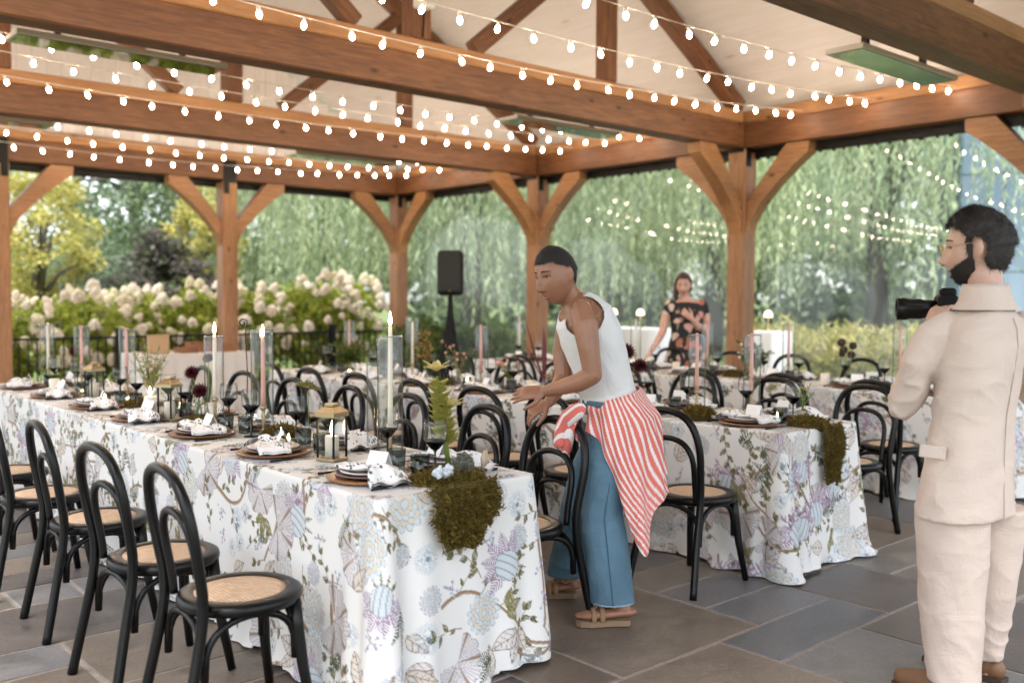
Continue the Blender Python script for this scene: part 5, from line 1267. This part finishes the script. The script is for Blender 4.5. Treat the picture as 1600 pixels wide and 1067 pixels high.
def face_parts(parent, Mx, sc, brow, lip, iris=(.02, .012, .008), lids=None):
    R3 = Mx.to_3x3().to_4x4()
    for s in (-1, 1):
        e = surf(s * .031, .011, -.0045)
        MB().ball(Mx @ e, 1, 14, 9, (1, 1, 1), R3 @ Matrix.Diagonal((.008, .0135, .0058, 1))).build('eye', mat('eye_white', (.42, .36, .33), .2), parent, True)
        MB().ball(Mx @ (e + Vector((.0052, 0, -.0012))), 1, 10, 7, (1, 1, 1), R3 @ Matrix.Diagonal((.0035, .0058, .0052, 1))).build('iris', mat('iris', iris, .15), parent, True)
        MB().tube([Mx @ (surf(s * (.031 + .016 * q), .0165 - .0055 * q * q - .001 * q, .0008 + .003 * (1 - q * q))) for q in (-1, -.6, -.2, .2, .6, 1)], [.0008, .0018, .0022, .0024, .0022, .001], 6).build('eyelid', mat('lash', (.015, .010, .008), .6), parent, True)
        MB().tube([Mx @ surf(s * (.032 + .021 * q), .0335 + .004 * (1 - q * q) - .002 * q, .0004) for q in (-.9, -.5, -.1, .3, .7, 1)], [.0022, .0030, .0030, .0026, .0020, .0008], 6, True, .5, R3 @ UP).build('eyebrow', brow, parent, True)
        MB().ball(Mx @ surf(s * .0075, -.0435, -.001), .0032, 8, 6).build('nostril', mat('nostril_dark', (.03, .014, .01), .8), parent, True)
    for z, h, dz in ((-.0640, .0040, .0015), (-.0755, .0050, -.002)):
        MB().tube([Mx @ surf(.022 * q, z + dz * (1 - q * q) - .002 * abs(q) * (1 if z > -.07 else -2.2), -.0012) for q in (-1, -.65, -.3, 0, .3, .65, 1)], [.0008, h * .7, h, h * .92, h, h * .7, .0008], 8).build('lip', lip, parent, True)
def hand(mb, wrist, d, nrm, side, curl=.35, sc=1.0, spread=.12):
    """palm plus five fingers; d: pointing direction, nrm: back of the hand, side: +1 puts the thumb on d x nrm"""
    d = Vector(d).normalized(); nrm = Vector(nrm); nrm = (nrm - d * nrm.dot(d)).normalized(); s = d.cross(nrm) * side; w = Vector(wrist)
    mb.limb([w, w + d * .03 * sc, w + d * .075 * sc], [.025 * sc, .034 * sc, .037 * sc], 12, .42, s)
    for k, (off, L) in enumerate([(.027, .070), (.009, .078), (-.009, .072), (-.026, .057)]):
        a = w + d * .078 * sc + s * off * sc; dd = (d + s * spread * (off / .027)).normalized(); P = [a - d * .02 * sc, a]; ang = curl * (.5 + .18 * k)
        for q, seg in enumerate((.46, .31, .23)):
            dd = (dd * math.cos(ang) - nrm * math.sin(ang)).normalized(); P.append(P[-1] + dd * L * seg * sc); ang = curl * (.75 + .1 * k)
        mb.limb(P, [.0095 * sc, .0093 * sc, .0085 * sc, .0078 * sc, .0066 * sc], 8)
    a = w + d * .022 * sc + s * .026 * sc; dd = (d * .75 + s * .75 - nrm * .25).normalized(); b = a + dd * .042 * sc; dd2 = (d * .95 + s * .25 - nrm * .35).normalized()
    mb.limb([a, b, b + dd2 * .032 * sc, b + dd2 * .052 * sc], [.013 * sc, .0115 * sc, .0095 * sc, .0075 * sc], 8)
def crumple(me, amp, sc, seed=0, stretch=2.4, spots=()):
    """press worn creases into a garment; spots: (centre, radius, gain) where folds gather"""
    n = len(me.vertices); co = np.zeros(n * 3, np.float32); no = np.zeros(n * 3, np.float32); me.vertices.foreach_get('co', co); me.vertices.foreach_get('normal', no); co = co.reshape(-1, 3); no = no.reshape(-1, 3); out = co.copy()
    for i in range(n):
        x, y, z = map(float, co[i]); k = noise.noise(Vector((x * sc * .35 + seed, y * sc * .35, z * sc * .35)))
        a = noise.noise(Vector((x * sc + seed, y * sc + k * 1.6, z * sc * stretch + k * 2.2))); r = (1 - abs(a)) ** 4 - .3
        b = noise.noise(Vector((x * sc * 2.3, y * sc * 2.3 + seed, z * sc * 2.3 * stretch * .6))); g = .55 + .45 * max(0, k * 2)
        for c_, rad, gain in spots: g += gain * math.exp(-((Vector((x, y, z)) - c_).length / rad) ** 2)
        out[i] += no[i] * amp * g * (r + .35 * b)
    me.vertices.foreach_set('co', out.reshape(-1)); me.update(); return me
def ringp(c, ax_a, ax_b, a, b, n=36, p=2.3, fn=None):
    out = []
    for j in range(n):
        t_ = 2 * math.pi * j / n; ca, sa = math.cos(t_), math.sin(t_); r = (abs(ca) ** p + abs(sa) ** p) ** (-1 / p)
        k = 1 + (fn(t_) if fn else 0); out.append(Vector(c) + Vector(ax_a) * (ca * r * a * k) + Vector(ax_b) * (sa * r * b * k))
    return out
def body_obj(name, label, mb, skin, voxel=.006):
    t = link(name, fuse(mb, voxel, 2, name, skin)); tag(t, label, 'person'); return t

# --- woman in white tank top, leaning and reaching
D0 = 4.40
def wp(px, py, dd=0.0): return px_depth(px, py, D0 + dd)
wf = (-RT - FW * .18).normalized(); wl = UP.cross(wf)                    # her forward and her left (towards the camera)
skin1 = skin_mat('deep_brown_skin', (.30, .142, .082)); mb = MB()
spine = [((960, 690, .02), .125, .175), ((957, 650, .02), .128, .175), ((948, 610, .0), .108, .142), ((936, 565, -.04), .112, .142), ((923, 525, -.07), .122, .156), ((911, 495, -.09), .112, .162), ((902, 478, -.10), .078, .125), ((893, 466, -.11), .052, .06)]
def spine_rings(grow=0.0, lo=0, hi=8):
    out = []
    for i in range(lo, hi):
        (a, b, dd), ra, rb = spine[i]; p = wp(a, b, dd); pn = wp(*spine[min(i + 1, 7)][0]) - wp(*spine[max(i - 1, 0)][0]); fa = (wf - pn.normalized() * wf.dot(pn.normalized())).normalized()
        out.append((p, fa, wl, ra + grow, rb + grow))
    return out
mb.loft([ringp(*r) for r in spine_rings()])
mb.limb([wp(899, 474, -.10), wp(886, 458, -.12), wp(878, 446, -.13)], [.058, .055, .056], 16)
HW = head_frame(wp(868, 431, -.16), (-RT * .72 - FW * .62 - UP * .26), (UP + -RT * .10), 1.02)
add_head(mb, HW)
mb.limb([wp(908, 486, -.24), wp(914, 506, -.27), wp(920, 545, -.29), wp(926, 584, -.29)], [.052, .056, .047, .041], 16)
mb.limb([wp(926, 586, -.29), wp(905, 597, -.26), wp(878, 605, -.22), wp(852, 611, -.19)], [.042, .042, .034, .025], 16)
hand(mb, wp(852, 611, -.19), -RT * 1.0 - UP * .10 + FW * .1, UP * .6 - FW * .75, -1, .26)
mb.limb([wp(893, 486, .07), wp(885, 515, .10), wp(878, 550, .11), wp(880, 590, .09)], [.05, .05, .045, .041], 14)
mb.limb([wp(880, 590, .09), wp(868, 612, .04), wp(858, 628, .0)], [.041, .036, .026], 14)
hand(mb, wp(858, 628, 0), -RT * .8 - UP * .45, UP * .7 - FW * .5, -1, .6)
for sx, hip, knee_, ank, heel, toe in ((-1, (958, 672, -.06), (935, 800, -.10), (962, 930, -.14), (984, 958, -.15), (905, 960, -.17)), (1, (950, 672, .12), (905, 792, .16), (886, 893, .22), (900, 918, .23), (842, 921, .23))):
    mb.limb([wp(*hip), wp((hip[0] + knee_[0]) / 2, (hip[1] + knee_[1]) / 2, (hip[2] + knee_[2]) / 2), wp(*knee_), wp((ank[0] + knee_[0]) / 2, (ank[1] + knee_[1]) / 2 - 8, (ank[2] + knee_[2]) / 2), wp(*ank)], [.088, .078, .058, .054, .036], 16)
    h_, t_ = wp(*heel), wp(*toe); h_.z = .058; t_.z = .045; mb.limb([wp(*ank), h_ + (t_ - h_) * .12 + Vector((0, 0, .012))], [.034, .033], 12)
    mb.limb([h_, h_.lerp(t_, .45), h_.lerp(t_, .8), t_], [.032, .036, .038, .022], 12, .62, UP.cross((t_ - h_).normalized()))
W = body_obj('person', 'person in white tank top and jeans leaning forward with one arm reaching', mb, skin1, .0036)
hairm = mat('black_hair', (.010, .008, .007), .75)
shell(lambda x, y, z: z > (.068 if x > .045 else .060 - (.05 - x) * .5 if x > .0 else .0 + x * .9) and not (abs(y) > .069 and z < .03 and x > -.03), HW, .0045, .35, 'hair', hairm, W, 0, 90, 140)
strands(lambda x, y, z: z > (.066 if x > .045 else .056 - (.05 - x) * .5 if x > .0 else -.01 + x * .9) and not (abs(y) > .069 and z < .03 and x > -.03), HW, 5000, .006, .0007, .006, (.012, .010, .009), W, 1)
face_parts(W, HW, 1.06, hairm, skin_mat('lip_rose', (.33, .10, .085)))
# tank top: torso surface standing off the skin, cut at neck and armholes
sr = spine_rings(.010); fine = []
for i in range(1, len(sr) - 1):
    for q in range(24): fine.append(tuple(a.lerp(b, q / 24) if isinstance(a, Vector) else a + (b - a) * q / 24 for a, b in zip(sr[i], sr[i + 1])))
rings = [ringp(*r, 180, 2.3, lambda t_, i=i: .008 * math.sin(t_ * 9 + i * .17) + .006 * math.sin(t_ * 4 - i * .3)) for i, r in enumerate(fine)]
sh = [wp(908, 490, -.25), wp(893, 490, .07)]; V = [p for r in rings for p in r]; F = []; nr = 180
ok = [min((p - sh[0]).length, (p - sh[1]).length) > .098 for p in V]; neck = wp(893, 466, -.11); nf = wf
ok = [o_ and not ((p - neck).length < .088 or ((p - neck).dot(wf) > .02 and (p - neck).length < .115)) for o_, p in zip(ok, V)]
for i in range(len(rings) - 1):
    for j in range(nr):
        q = (i * nr + j, i * nr + (j + 1) % nr, (i + 1) * nr + (j + 1) % nr, (i + 1) * nr + j)
        if all(ok[a] for a in q): F.append(q)
tank = MB().add(V, F).build('tank_top', fabric('white_ribbed_cotton', (.70, .70, .70), 300, .02, (8, .4)), W, True); sd_ = tank.modifiers.new('thick', 'SOLIDIFY'); sd_.thickness = .004; sd_.offset = 1
# jeans
mb = MB(); den = fabric('blue_denim', (.095, .18, .245), 700, .28, (5, .5), .9, .25)
mb.loft([ringp(wp(960, 700, .02), wf, wl, .135, .18), ringp(wp(957, 660, .02), wf, wl, .138, .183), ringp(wp(950, 622, .0), wf, wl, .122, .158)])
for hip, knee_, hem, r in (((957, 680, -.06), (940, 800, -.10), (956, 938, -.14), 1), ((948, 680, .12), (908, 790, .16), (888, 897, .22), 1)):
    a, b, c = wp(*hip), wp(*knee_), wp(*hem); rings = []
    for q in range(15):
        s_ = q / 14; p = a.lerp(b, s_ * 2) if s_ < .5 else b.lerp(c, s_ * 2 - 1); ra = .108 - .012 * s_ + .006 * math.sin(s_ * 9); rings.append(ringp(p, wf, wl, ra, ra * .93, 32, 2, lambda t_, s_=s_: .035 * math.sin(t_ * 3 + s_ * 7) * s_ + .02 * math.sin(t_ * 5 - s_ * 11)))
    mb.loft(rings)
JN = link('jeans', crumple(fuse(mb, .0065, 3, 'jeans', den), .005, 7, 9, 1.6, [(wp(935, 810, -.1), .15, .9)]), W)
MB().tube([wp(957, 700, -.06) - FW * .10, wp(941, 800, -.10) - FW * .100, wp(948, 870, -.12) - FW * .098, wp(955, 936, -.14) - FW * .094], .0022, 6).build('side_seam', mat('denim_seam', (.05, .11, .17), .9), JN)
MB().tube([p_ for p_ in ringp(wp(956, 937, -.14), wf, wl, .096, .09, 28)] , .0035, 6).build('frayed_hem', mat('denim_fray', (.28, .38, .45), .95), JN)
# striped shirt tied round the hips
CORAL = np.array((.68, .16, .125)); WST = np.array((.78, .73, .71)); nphi, nrow = 360, 90; G = np.zeros((nrow, nphi, 3)); C = np.zeros((nrow, nphi, 3)); c0 = wp(952, 618, .0); c1 = wp(972, 800, .0)
for j in range(nphi):
    ph = -2.75 + 5.5 * j / (nphi - 1)                                   # 0 = her back, + = side towards the camera
    g_ = lambda a, s: math.exp(-((ph - a) / s) ** 2)
    L = .34 + .12 * g_(.7, .6) + .33 * g_(1.5, .40) - .20 * g_(2.7, .6) - .10 * g_(-2.5, .9)
    for i in range(nrow):
        q = i / (nrow - 1); d = L * q; ctr = c0.lerp(c1, d / .54); out = -wf * math.cos(ph) + wl * math.sin(ph)
        ra = .128 + .075 * min(1, d / .12) * (.5 + .5 * math.cos(ph)) + .02 * q; rb = .168 + .035 * min(1, d / .12) + .02 * q
        fold = (.012 * math.sin(ph * 7 + d * 6) + .008 * math.sin(ph * 13 - d * 9)) * (.35 + q) + .010 * math.sin(d * 60 + ph * 2) * max(0, 1 - d / .07)
        p = ctr - wf * math.cos(ph) * (ra + fold) + wl * math.sin(ph) * (rb + fold); p.z = c0.z + .01 - d + .035 * math.cos(ph) * (1 - q) + .02 * math.sin(ph * 2) * q
        G[i, j] = p; s_ = (ph * .19 + d * .42 + .03 * math.sin(d * 9 + ph)) / .0265
        C[i, j] = CORAL if (s_ % 1) < .62 else WST
shirt = link('tied_shirt', grid_mesh('tied_shirt', G, tint_mat('striped_cotton', .9, (160, .25)), C), W); sd_ = shirt.modifiers.new('thick', 'SOLIDIFY'); sd_.thickness = .004
sm = mat('striped_sleeve', (.66, .115, .085), .9); ts = NT(sm); wv = ts.new('ShaderNodeTexWave'); wv.inputs['Scale'].default_value = 11; wv.bands_direction = 'DIAGONAL'; ts.lk(ts.coord('Object'), wv.inputs['Vector']); ts.base(ts.ramp(wv.outputs['Fac'], [(.58, (.68, .16, .125)), (.64, (.78, .73, .71))]))
for P, r in (([wp(905, 640, -.2), wp(888, 652, -.16), wp(878, 668, -.12), wp(874, 690, -.12)], [.035, .04, .034, .03]), ([wp(892, 645, -.12), wp(893, 665, -.14), wp(884, 705, -.1)], [.03, .033, .026])):
    MB().limb(P, r, 14, .7).build('tied_sleeve', sm, W, True)
# sandals
tan = fabric('tan_suede', (.30, .18, .095), 300, .15, (20, .2)); cork = mat('cork_sole', (.26, .17, .10), .9)
for (hx, hy, hd), (tx, ty, td), an in (((983, 958, -.15), (899, 960, -.17), (962, 932, -.14)), ((900, 918, .23), (838, 921, .23), (886, 893, .22))):
    h_, t_ = wp(hx, hy, hd), wp(tx, ty, td); h_.z = t_.z = 0; ax = (t_ - h_).normalized(); sd = UP.cross(ax); L = (t_ - h_).length; out = []; so = MB()
    prof = [(0, .028), (.05, .036), (.3, .034), (.55, .040), (.75, .046), (.92, .038), (1.0, .018)]
    loop = [h_ + ax * (L * u_) + sd * w_ for u_, w_ in prof] + [h_ + ax * (L * u_) - sd * w_ for u_, w_ in reversed(prof)]
    so.loft([[p + Vector((0, 0, .003)) for p in loop], [p + Vector((0, 0, .028)) for p in loop]]); so.build('sandal_sole', cork, W)
    for u_, w_, hh in ((.68, .046, .072), (.52, .044, .08)):
        MB().tube([h_ + ax * (L * u_) + sd * (w_ * math.cos(a)) + UP * (.026 + (hh - .02) * math.sin(a)) for a in [math.pi * q / 10 for q in range(11)]], .012, 8, True, .35, ax).build('sandal_strap', tan, W, True)
    A = wp(*an); A.z = .098; MB().tube([A + (ax * math.cos(a) * .046 + sd * math.sin(a) * .043) for a in [2 * math.pi * q / 16 for q in range(17)]], .011, 8, True, .4, UP).build('ankle_strap', tan, W, True)
    bk = A - FW * .046 + ax * .01; MB().tube([bk + RT * .014 * math.cos(a) + UP * .014 * math.sin(a) for a in [2 * math.pi * q / 12 for q in range(13)]], .003, 6).build('buckle', M['brass'], W, True)

# --- man in linen suit with a camera
DM = 3.45
def mp_(px, py, dd=0.0): return px_depth(px, py, DM + dd)
mf = (-RT * .62 + FW * .78).normalized(); ml = UP.cross(mf); skin2 = skin_mat('fair_skin', (.56, .34, .26)); mb = MB()
mb.loft([ringp(c, mf, ml, a, b) for c, a, b in ((mp_(1518, 800), .09, .145), (mp_(1524, 680), .082, .135), (mp_(1532, 570), .088, .15), (mp_(1540, 518), .075, .14), (mp_(1542, 486), .05, .06))])
mb.limb([mp_(1541, 470, .0), mp_(1540, 445, .0), mp_(1537, 425, .0)], [.062, .059, .06], 16)
HM = head_frame(mp_(1527, 389, .02), (-RT * .86 + FW * .50 - UP * .10), UP, 1.08); add_head(mb, HM)
cam_c = mp_(1462, 487, .38)
mb.limb([mp_(1482, 508, -.01), mp_(1436, 570, -.01), mp_(1418, 626, .05)], [.04, .042, .038], 14); mb.limb([mp_(1416, 628, .06), mp_(1432, 565, .25), mp_(1448, 520, .36)], [.038, .033, .025], 14)
hand(mb, mp_(1450, 518, .36), UP * .8 + RT * .35, -RT * .7 - FW * .5, 1, .55)
mb.limb([mp_(1600, 508, .06), mp_(1628, 585, .21), mp_(1628, 625, .3)], [.04, .042, .038], 14); mb.limb([mp_(1630, 625, .3), mp_(1580, 575, .45), mp_(1520, 525, .50)], [.042, .036, .026], 14)
hand(mb, mp_(1520, 525, .50), -RT * .6 + UP * .6, FW * .6 + RT * .5, -1, .6)
for hip, kn, an in (((1490, 800, -.03), (1488, 930, -.02), (1490, 1058, -.03)), ((1550, 800, .10), (1542, 920, .16), (1533, 1030, .22))):
    mb.limb([mp_(*hip), mp_(*kn), mp_(*an)], [.085, .06, .04], 14); a_ = mp_(*an); b_ = a_ + mf * .14; a_.z = b_.z = .045; mb.limb([mp_(*an), a_ - mf * .04, b_], [.04, .036, .034], 12)
MN = body_obj('person', 'person in pale linen suit seen from behind, holding a camera', mb, skin2, .007)
hair2 = mat('dark_brown_hair', (.014, .009, .007), .7)
def hm_mask(x, y, z):
    j = .006 * noise.noise(Vector((x * 60, y * 60, z * 60)))
    line = .078 if x > .06 else .078 - (.06 - x) * 1.1 if x > .012 else .025 - (.012 - x) * 2.2
    return z + j > max(line, -.070) and not (abs(y) > .06 and ((x + .008) / .022) ** 2 + ((z + .002) / .036) ** 2 < 1)
def bd_mask(x, y, z):
    j = .004 * noise.noise(Vector((x * 70 + 5, y * 70, z * 70))); jaw = -.030 - .030 * max(0, min(1, (x - .035) / .05))
    return (z + j < jaw and x > .004 and not (abs(y) < .017 and -.080 < z < -.060)) or (abs(y) > .05 and abs(x - .017 - j) < .011 and -.06 < z < .04)
shell(hm_mask, HM, .015, .4, 'hair', hair2, MN, 3, 90, 140); strands(hm_mask, HM, 9000, .020, .0009, .015, (.014, .009, .007), MN, 2)
shell(bd_mask, HM, .005, .4, 'beard', hair2, MN, 5, 90, 140); strands(bd_mask, HM, 6000, .009, .0006, .006, (.016, .010, .007), MN, 4, 'beard_strands', (.1, 0, -.9))
face_parts(MN, HM, 1.08, hair2, skin_mat('lip_pink', (.42, .18, .15)))
gm = mat('gold_wire', (.55, .42, .2), .3, 1); gl_ = MB()
for s in (-1, 1):
    MB().tube([HM @ Vector((.108, s * .034 + .023 * math.cos(a), .006 + .022 * math.sin(a))) for a in [2 * math.pi * q / 18 for q in range(19)]], .0013, 6).build('spectacle_rim', gm, MN, True)
    MB().tube([HM @ Vector((.106, s * .057, .012)), HM @ Vector((.05, s * .078, .016)), HM @ Vector((-.005, s * .083, .018)), HM @ Vector((-.02, s * .08, .0))], .0013, 6).build('spectacle_arm', gm, MN, True)
MB().tube([HM @ Vector((.108, -.011, .01)), HM @ Vector((.112, 0, .014)), HM @ Vector((.108, .011, .01))], .0013, 6).build('spectacle_bridge', gm, MN, True)
linen = fabric('natural_linen', (.58, .47, .40), 420, .04, (5, .45), .9, .22); mb = MB()
jr = [((1510, 802), .132, .220), ((1510, 765), .130, .212), ((1516, 705), .118, .190), ((1522, 645), .112, .178), ((1529, 590), .118, .184), ((1535, 540), .122, .192), ((1539, 512), .110, .182), ((1540, 496), .094, .150), ((1541, 482), .078, .110), ((1541, 470), .068, .082)]
jrings = []
for i in range(len(jr) - 1):
    for q in range(5):
        u_ = q / 5; pa, pb = jr[i], jr[i + 1]; px_ = pa[0][0] + (pb[0][0] - pa[0][0]) * u_; py_ = pa[0][1] + (pb[0][1] - pa[0][1]) * u_; ra = pa[1] + (pb[1] - pa[1]) * u_; rb = pa[2] + (pb[2] - pa[2]) * u_
        jrings.append(ringp(mp_(px_, py_, 0), mf, ml, ra, rb, 44, 2.4, lambda t_, z=py_: .014 * math.sin(t_ * 4 + z * .06) + .012 * math.sin(t_ * 7 - z * .045) * (1 if z > 600 else .4) + .006 * math.sin(t_ * 3 + z * .16)))
mb.loft(jrings)
mb.limb([mp_(1482, 506, -.01), mp_(1456, 526, -.02), mp_(1434, 570, -.01), mp_(1416, 628, .05)], [.050, .062, .060, .055], 18); mb.limb([mp_(1411, 632, .06), mp_(1420, 600, .16), mp_(1436, 560, .27), mp_(1446, 532, .33)], [.055, .054, .048, .042], 16)
mb.limb([mp_(1598, 506, .06), mp_(1618, 535, .12), mp_(1630, 590, .22), mp_(1628, 628, .3)], [.05, .062, .06, .056], 18); mb.limb([mp_(1632, 628, .3), mp_(1590, 585, .42), mp_(1540, 540, .48)], [.064, .056, .046], 16)
J = link('linen_jacket', crumple(fuse(mb, .0065, 3, 'linen_jacket', linen), .0055, 7, 2, 1.8, [(mp_(1416, 628, .05), .12, 1.6), (mp_(1462, 590, -.02), .1, 1.2), (mp_(1520, 645, -.12), .14, .5)]), MN)
MB().loft([ringp(mp_(1541, 484, 0), mf, ml, .098, .150, 36), ringp(mp_(1541, 470, 0), mf, ml, .086, .104, 36), ringp(mp_(1540, 452, .0), mf, ml, .076, .084, 36), ringp(mp_(1540, 444, .0), mf, ml, .074, .079, 36), ringp(mp_(1540, 446, 0), mf, ml, .068, .072, 36), ringp(mp_(1541, 466, 0), mf, ml, .068, .074, 36)], False).build('jacket_collar', linen, J, True)
sp_ = [mp_(a_, b_, 0) - mf * (ra_ + .0025) for (a_, b_), ra_, rb_ in jr[:8]]
MB().tube(sp_, .0016, 6).build('back_seam', mat('linen_seam', (.42, .33, .27), .9), J)
pk = mp_(1457, 706, -.116); fr = Matrix((RT, FW, UP)).transposed().to_4x4(); fr.translation = pk
MB().bbox((0, 0, 0), (.085, .007, .045), .003, fr @ Matrix.Rotation(-.45, 4, 'Z') @ Matrix.Rotation(.08, 4, 'Y')).build('pocket_flap', linen, J)
mb = MB()
for hip, kn, an, r0, r1 in (((1489, 790, -.03), (1487, 930, -.02), (1490, 1062, -.03), .128, .094), ((1552, 790, .10), (1543, 915, .15), (1534, 1022, .22), .118, .078)):
    a, b, c = mp_(*hip), mp_(*kn), mp_(*an); rings = []
    for q in range(26):
        s_ = q / 25; p = a.lerp(b, s_ * 2) if s_ < .5 else b.lerp(c, s_ * 2 - 1); ra = r0 + (r1 - r0) * s_ 
        rings.append(ringp(p, mf, ml, ra, ra * .98, 36, 2, lambda t_, s_=s_: .035 * math.sin(t_ * 2 + s_ * 4) * s_ + .014 * math.sin(t_ * 5 - s_ * 12)))
    mb.loft(rings)
link('linen_trousers', crumple(fuse(mb, .0065, 3, 'linen_trousers', linen), .0034, 8, 5, 1.5, [(mp_(1488, 940, -.02), .16, 1.0), (mp_(1490, 1040, -.02), .14, 1.4), (mp_(1540, 990, .2), .2, 1.2)]), MN)
brown = mat('brown_leather', (.17, .085, .04), .55)
for an in ((1490, 1066, -.03), (1533, 1036, .22)):
    a_ = mp_(*an); a_.z = 0; s_ = UP.cross(mf); sh_ = MB()
    sh_.limb([a_ - mf * .05 + UP * .05, a_ + mf * .08 + UP * .055, a_ + mf * .19 + UP * .04], [.042, .048, .036], 14, .8, UP); sh_.limb([a_ + UP * .06 - mf * .01, a_ + UP * .12 - mf * .01], [.048, .046], 12)
    sh_.build('shoe', brown, MN, True)
    MB().loft([[a_ + mf * f_ + s_ * w_ + UP * z for f_, w_ in [(-.09, -.03), (-.09, .03), (.05, .042), (.16, .044), (.225, .02), (.225, -.02), (.16, -.044), (.05, -.042)]] for z in (.003, .022)]).build('shoe_sole', mat('dark_sole', (.05, .03, .02), .8), MN)
# his camera
CM = Matrix((mf, ml, UP)).transposed().to_4x4(); CM.translation = mp_(1478, 480, .42)
CM = CM @ Matrix.Rotation(.62, 4, 'Z')
t = thing('photo_camera', 'black photo camera with long lens held by the man in linen', 'camera')
MB().bbox((0, 0, 0), (.075, .145, .10), .012, CM).build('camera_body', M['black_matte'], t); MB().bbox((-.005, 0, .06), (.06, .06, .035), .01, CM).build('viewfinder', M['black_matte'], t)
MB().add([CM @ Vector(p) for p in MB().lathe([(.036, 0), (.038, .05), (.041, .06), (.041, .10), (.046, .12), (.046, .15), (.040, .152), (.036, .13)], 24).v], MB().lathe([(.036, 0), (.038, .05), (.041, .06), (.041, .10), (.046, .12), (.046, .15), (.040, .152), (.036, .13)], 24).f, None)
ln = MB().lathe([(.036, 0), (.038, .05), (.041, .06), (.041, .10), (.046, .12), (.046, .15), (.040, .152), (.036, .13)], 24); MX = CM @ Matrix.Translation((.035, 0, -.008)) @ Matrix.Rotation(R(90), 4, 'Y')
MB().add(ln.v, ln.f, MX).build('lens', M['black_lacquer'], t, True)

# --- woman in floral dress by the vinyl wall
DF = 10.4
def fp(px, py, dd=0.0): return px_depth(px, py, DF + dd)
ff = (-FW * .95 - RT * .25).normalized(); fl_ = UP.cross(ff); skin3 = skin_mat('rosy_skin', (.58, .33, .26)); mb = MB(); base = fp(1072, 464); 
def fz(px, z, dd=0.0): q = fp(px, 464, dd); return Vector((q.x, q.y, z))
tor = [(1074, .92, .12, .18), (1074, 1.05, .10, .15), (1074, 1.2, .12, .165), (1073, 1.33, .11, .18), (1072, 1.40, .08, .15), (1071, 1.44, .055, .06)]
mb.loft([ringp(fz(x, z), ff, fl_, a, b) for x, z, a, b in tor]); mb.limb([fz(1071, 1.42), fz(1069, 1.52)], [.052, .05], 12)
HF = head_frame(fz(1068, 1.585, -.02), ff - UP * .25, UP, .98); add_head(mb, HF)
mb.limb([fz(1046, 1.36), fz(1040, 1.22), fz(1036, 1.08, -.05)], [.052, .05, .042], 12); mb.limb([fz(1036, 1.08, -.05), fz(1028, .98, -.15), fz(1018, .87, -.25)], [.042, .036, .026], 12); hand(mb, fz(1018, .87, -.25), -RT * .5 - UP * .8 - FW * .3, -FW * .3 - RT * .5, 1, .3)
mb.limb([fz(1098, 1.36), fz(1103, 1.24), fz(1103, 1.10, -.05)], [.055, .054, .045], 12); mb.limb([fz(1103, 1.10, -.05), fz(1092, 1.14, -.16), fz(1082, 1.22, -.2)], [.045, .038, .027], 12); hand(mb, fz(1082, 1.22, -.2), -RT * .7 + UP * .6, -FW, 1, .35)
for x in (1064, 1084): mb.limb([fz(x, .9), fz(x, .5), fz(x, .09)], [.085, .058, .038], 12); mb.limb([fz(x, .05), fz(x, .045, -.15)], [.036, .03], 10)
FWm = body_obj('person', 'person in black floral dress standing by the clear plastic wall', mb, skin3, .009)
hair3 = mat('auburn_hair', (.055, .022, .014), .6)
shell(lambda x, y, z: z > (.080 if x > .05 else .05 if x > .02 else -.09), HF, .016, .3, 'hair', hair3, FWm, 8); face_parts(FWm, HF, .98, hair3, skin_mat('lip_soft', (.45, .16, .14)))
MB().limb([HF @ Vector((-.02, -.075, .0)), HF @ Vector((.02, -.085, -.09)), HF @ Vector((.05, -.075, -.2))], [.03, .032, .012], 10).build('side_braid', hair3, FWm, True)
fd = mat('black_floral_print', (.012, .014, .014), .8); tf = NT(fd); v = tf.new('ShaderNodeTexVoronoi'); v.inputs['Scale'].default_value = 10; nz_ = tf.new('ShaderNodeTexNoise'); nz_.inputs['Scale'].default_value = 9; cc_ = tf.coord('Object'); tf.lk(cc_, nz_.inputs['Vector']); va_ = tf.new('ShaderNodeVectorMath', operation='MULTIPLY_ADD'); tf.lk(nz_.outputs['Color'], va_.inputs[0]); va_.inputs[1].default_value = (.12, .12, .12); tf.lk(cc_, va_.inputs[2]); tf.lk(va_.outputs[0], v.inputs['Vector']); tf.base(tf.mix((.012, .014, .014), tf.ramp(v.outputs['Color'], [(.2, (.62, .30, .26)), (.45, (.70, .58, .50)), (.7, (.50, .14, .08)), (.9, (.12, .16, .08))]), tf.ramp(v.outputs['Distance'], [(.40, (1, 1, 1)), (.50, (0, 0, 0))])))
mb = MB(); mb.loft([ringp(fz(x, z), ff, fl_, a, b, 40, 2.2, lambda t_, z=z: .04 * math.sin(t_ * 8) * max(0, 1 - z)) for x, z, a, b in ((1074, .35, .26, .34), (1074, .6, .2, .28), (1074, .9, .145, .205), (1074, 1.05, .118, .168), (1074, 1.2, .138, .182), (1073, 1.32, .126, .19), (1072, 1.385, .10, .17), (1072, 1.405, .075, .11))])
for a, b in ((1048, 1.372), (1097, 1.372)): mb.limb([fz(a, b), fz(a + (-5 if a < 1070 else 4), b - .08)], [.062, .060], 12)
link('floral_dress', fuse(mb, .012, 1, 'floral_dress', fd), FWm)
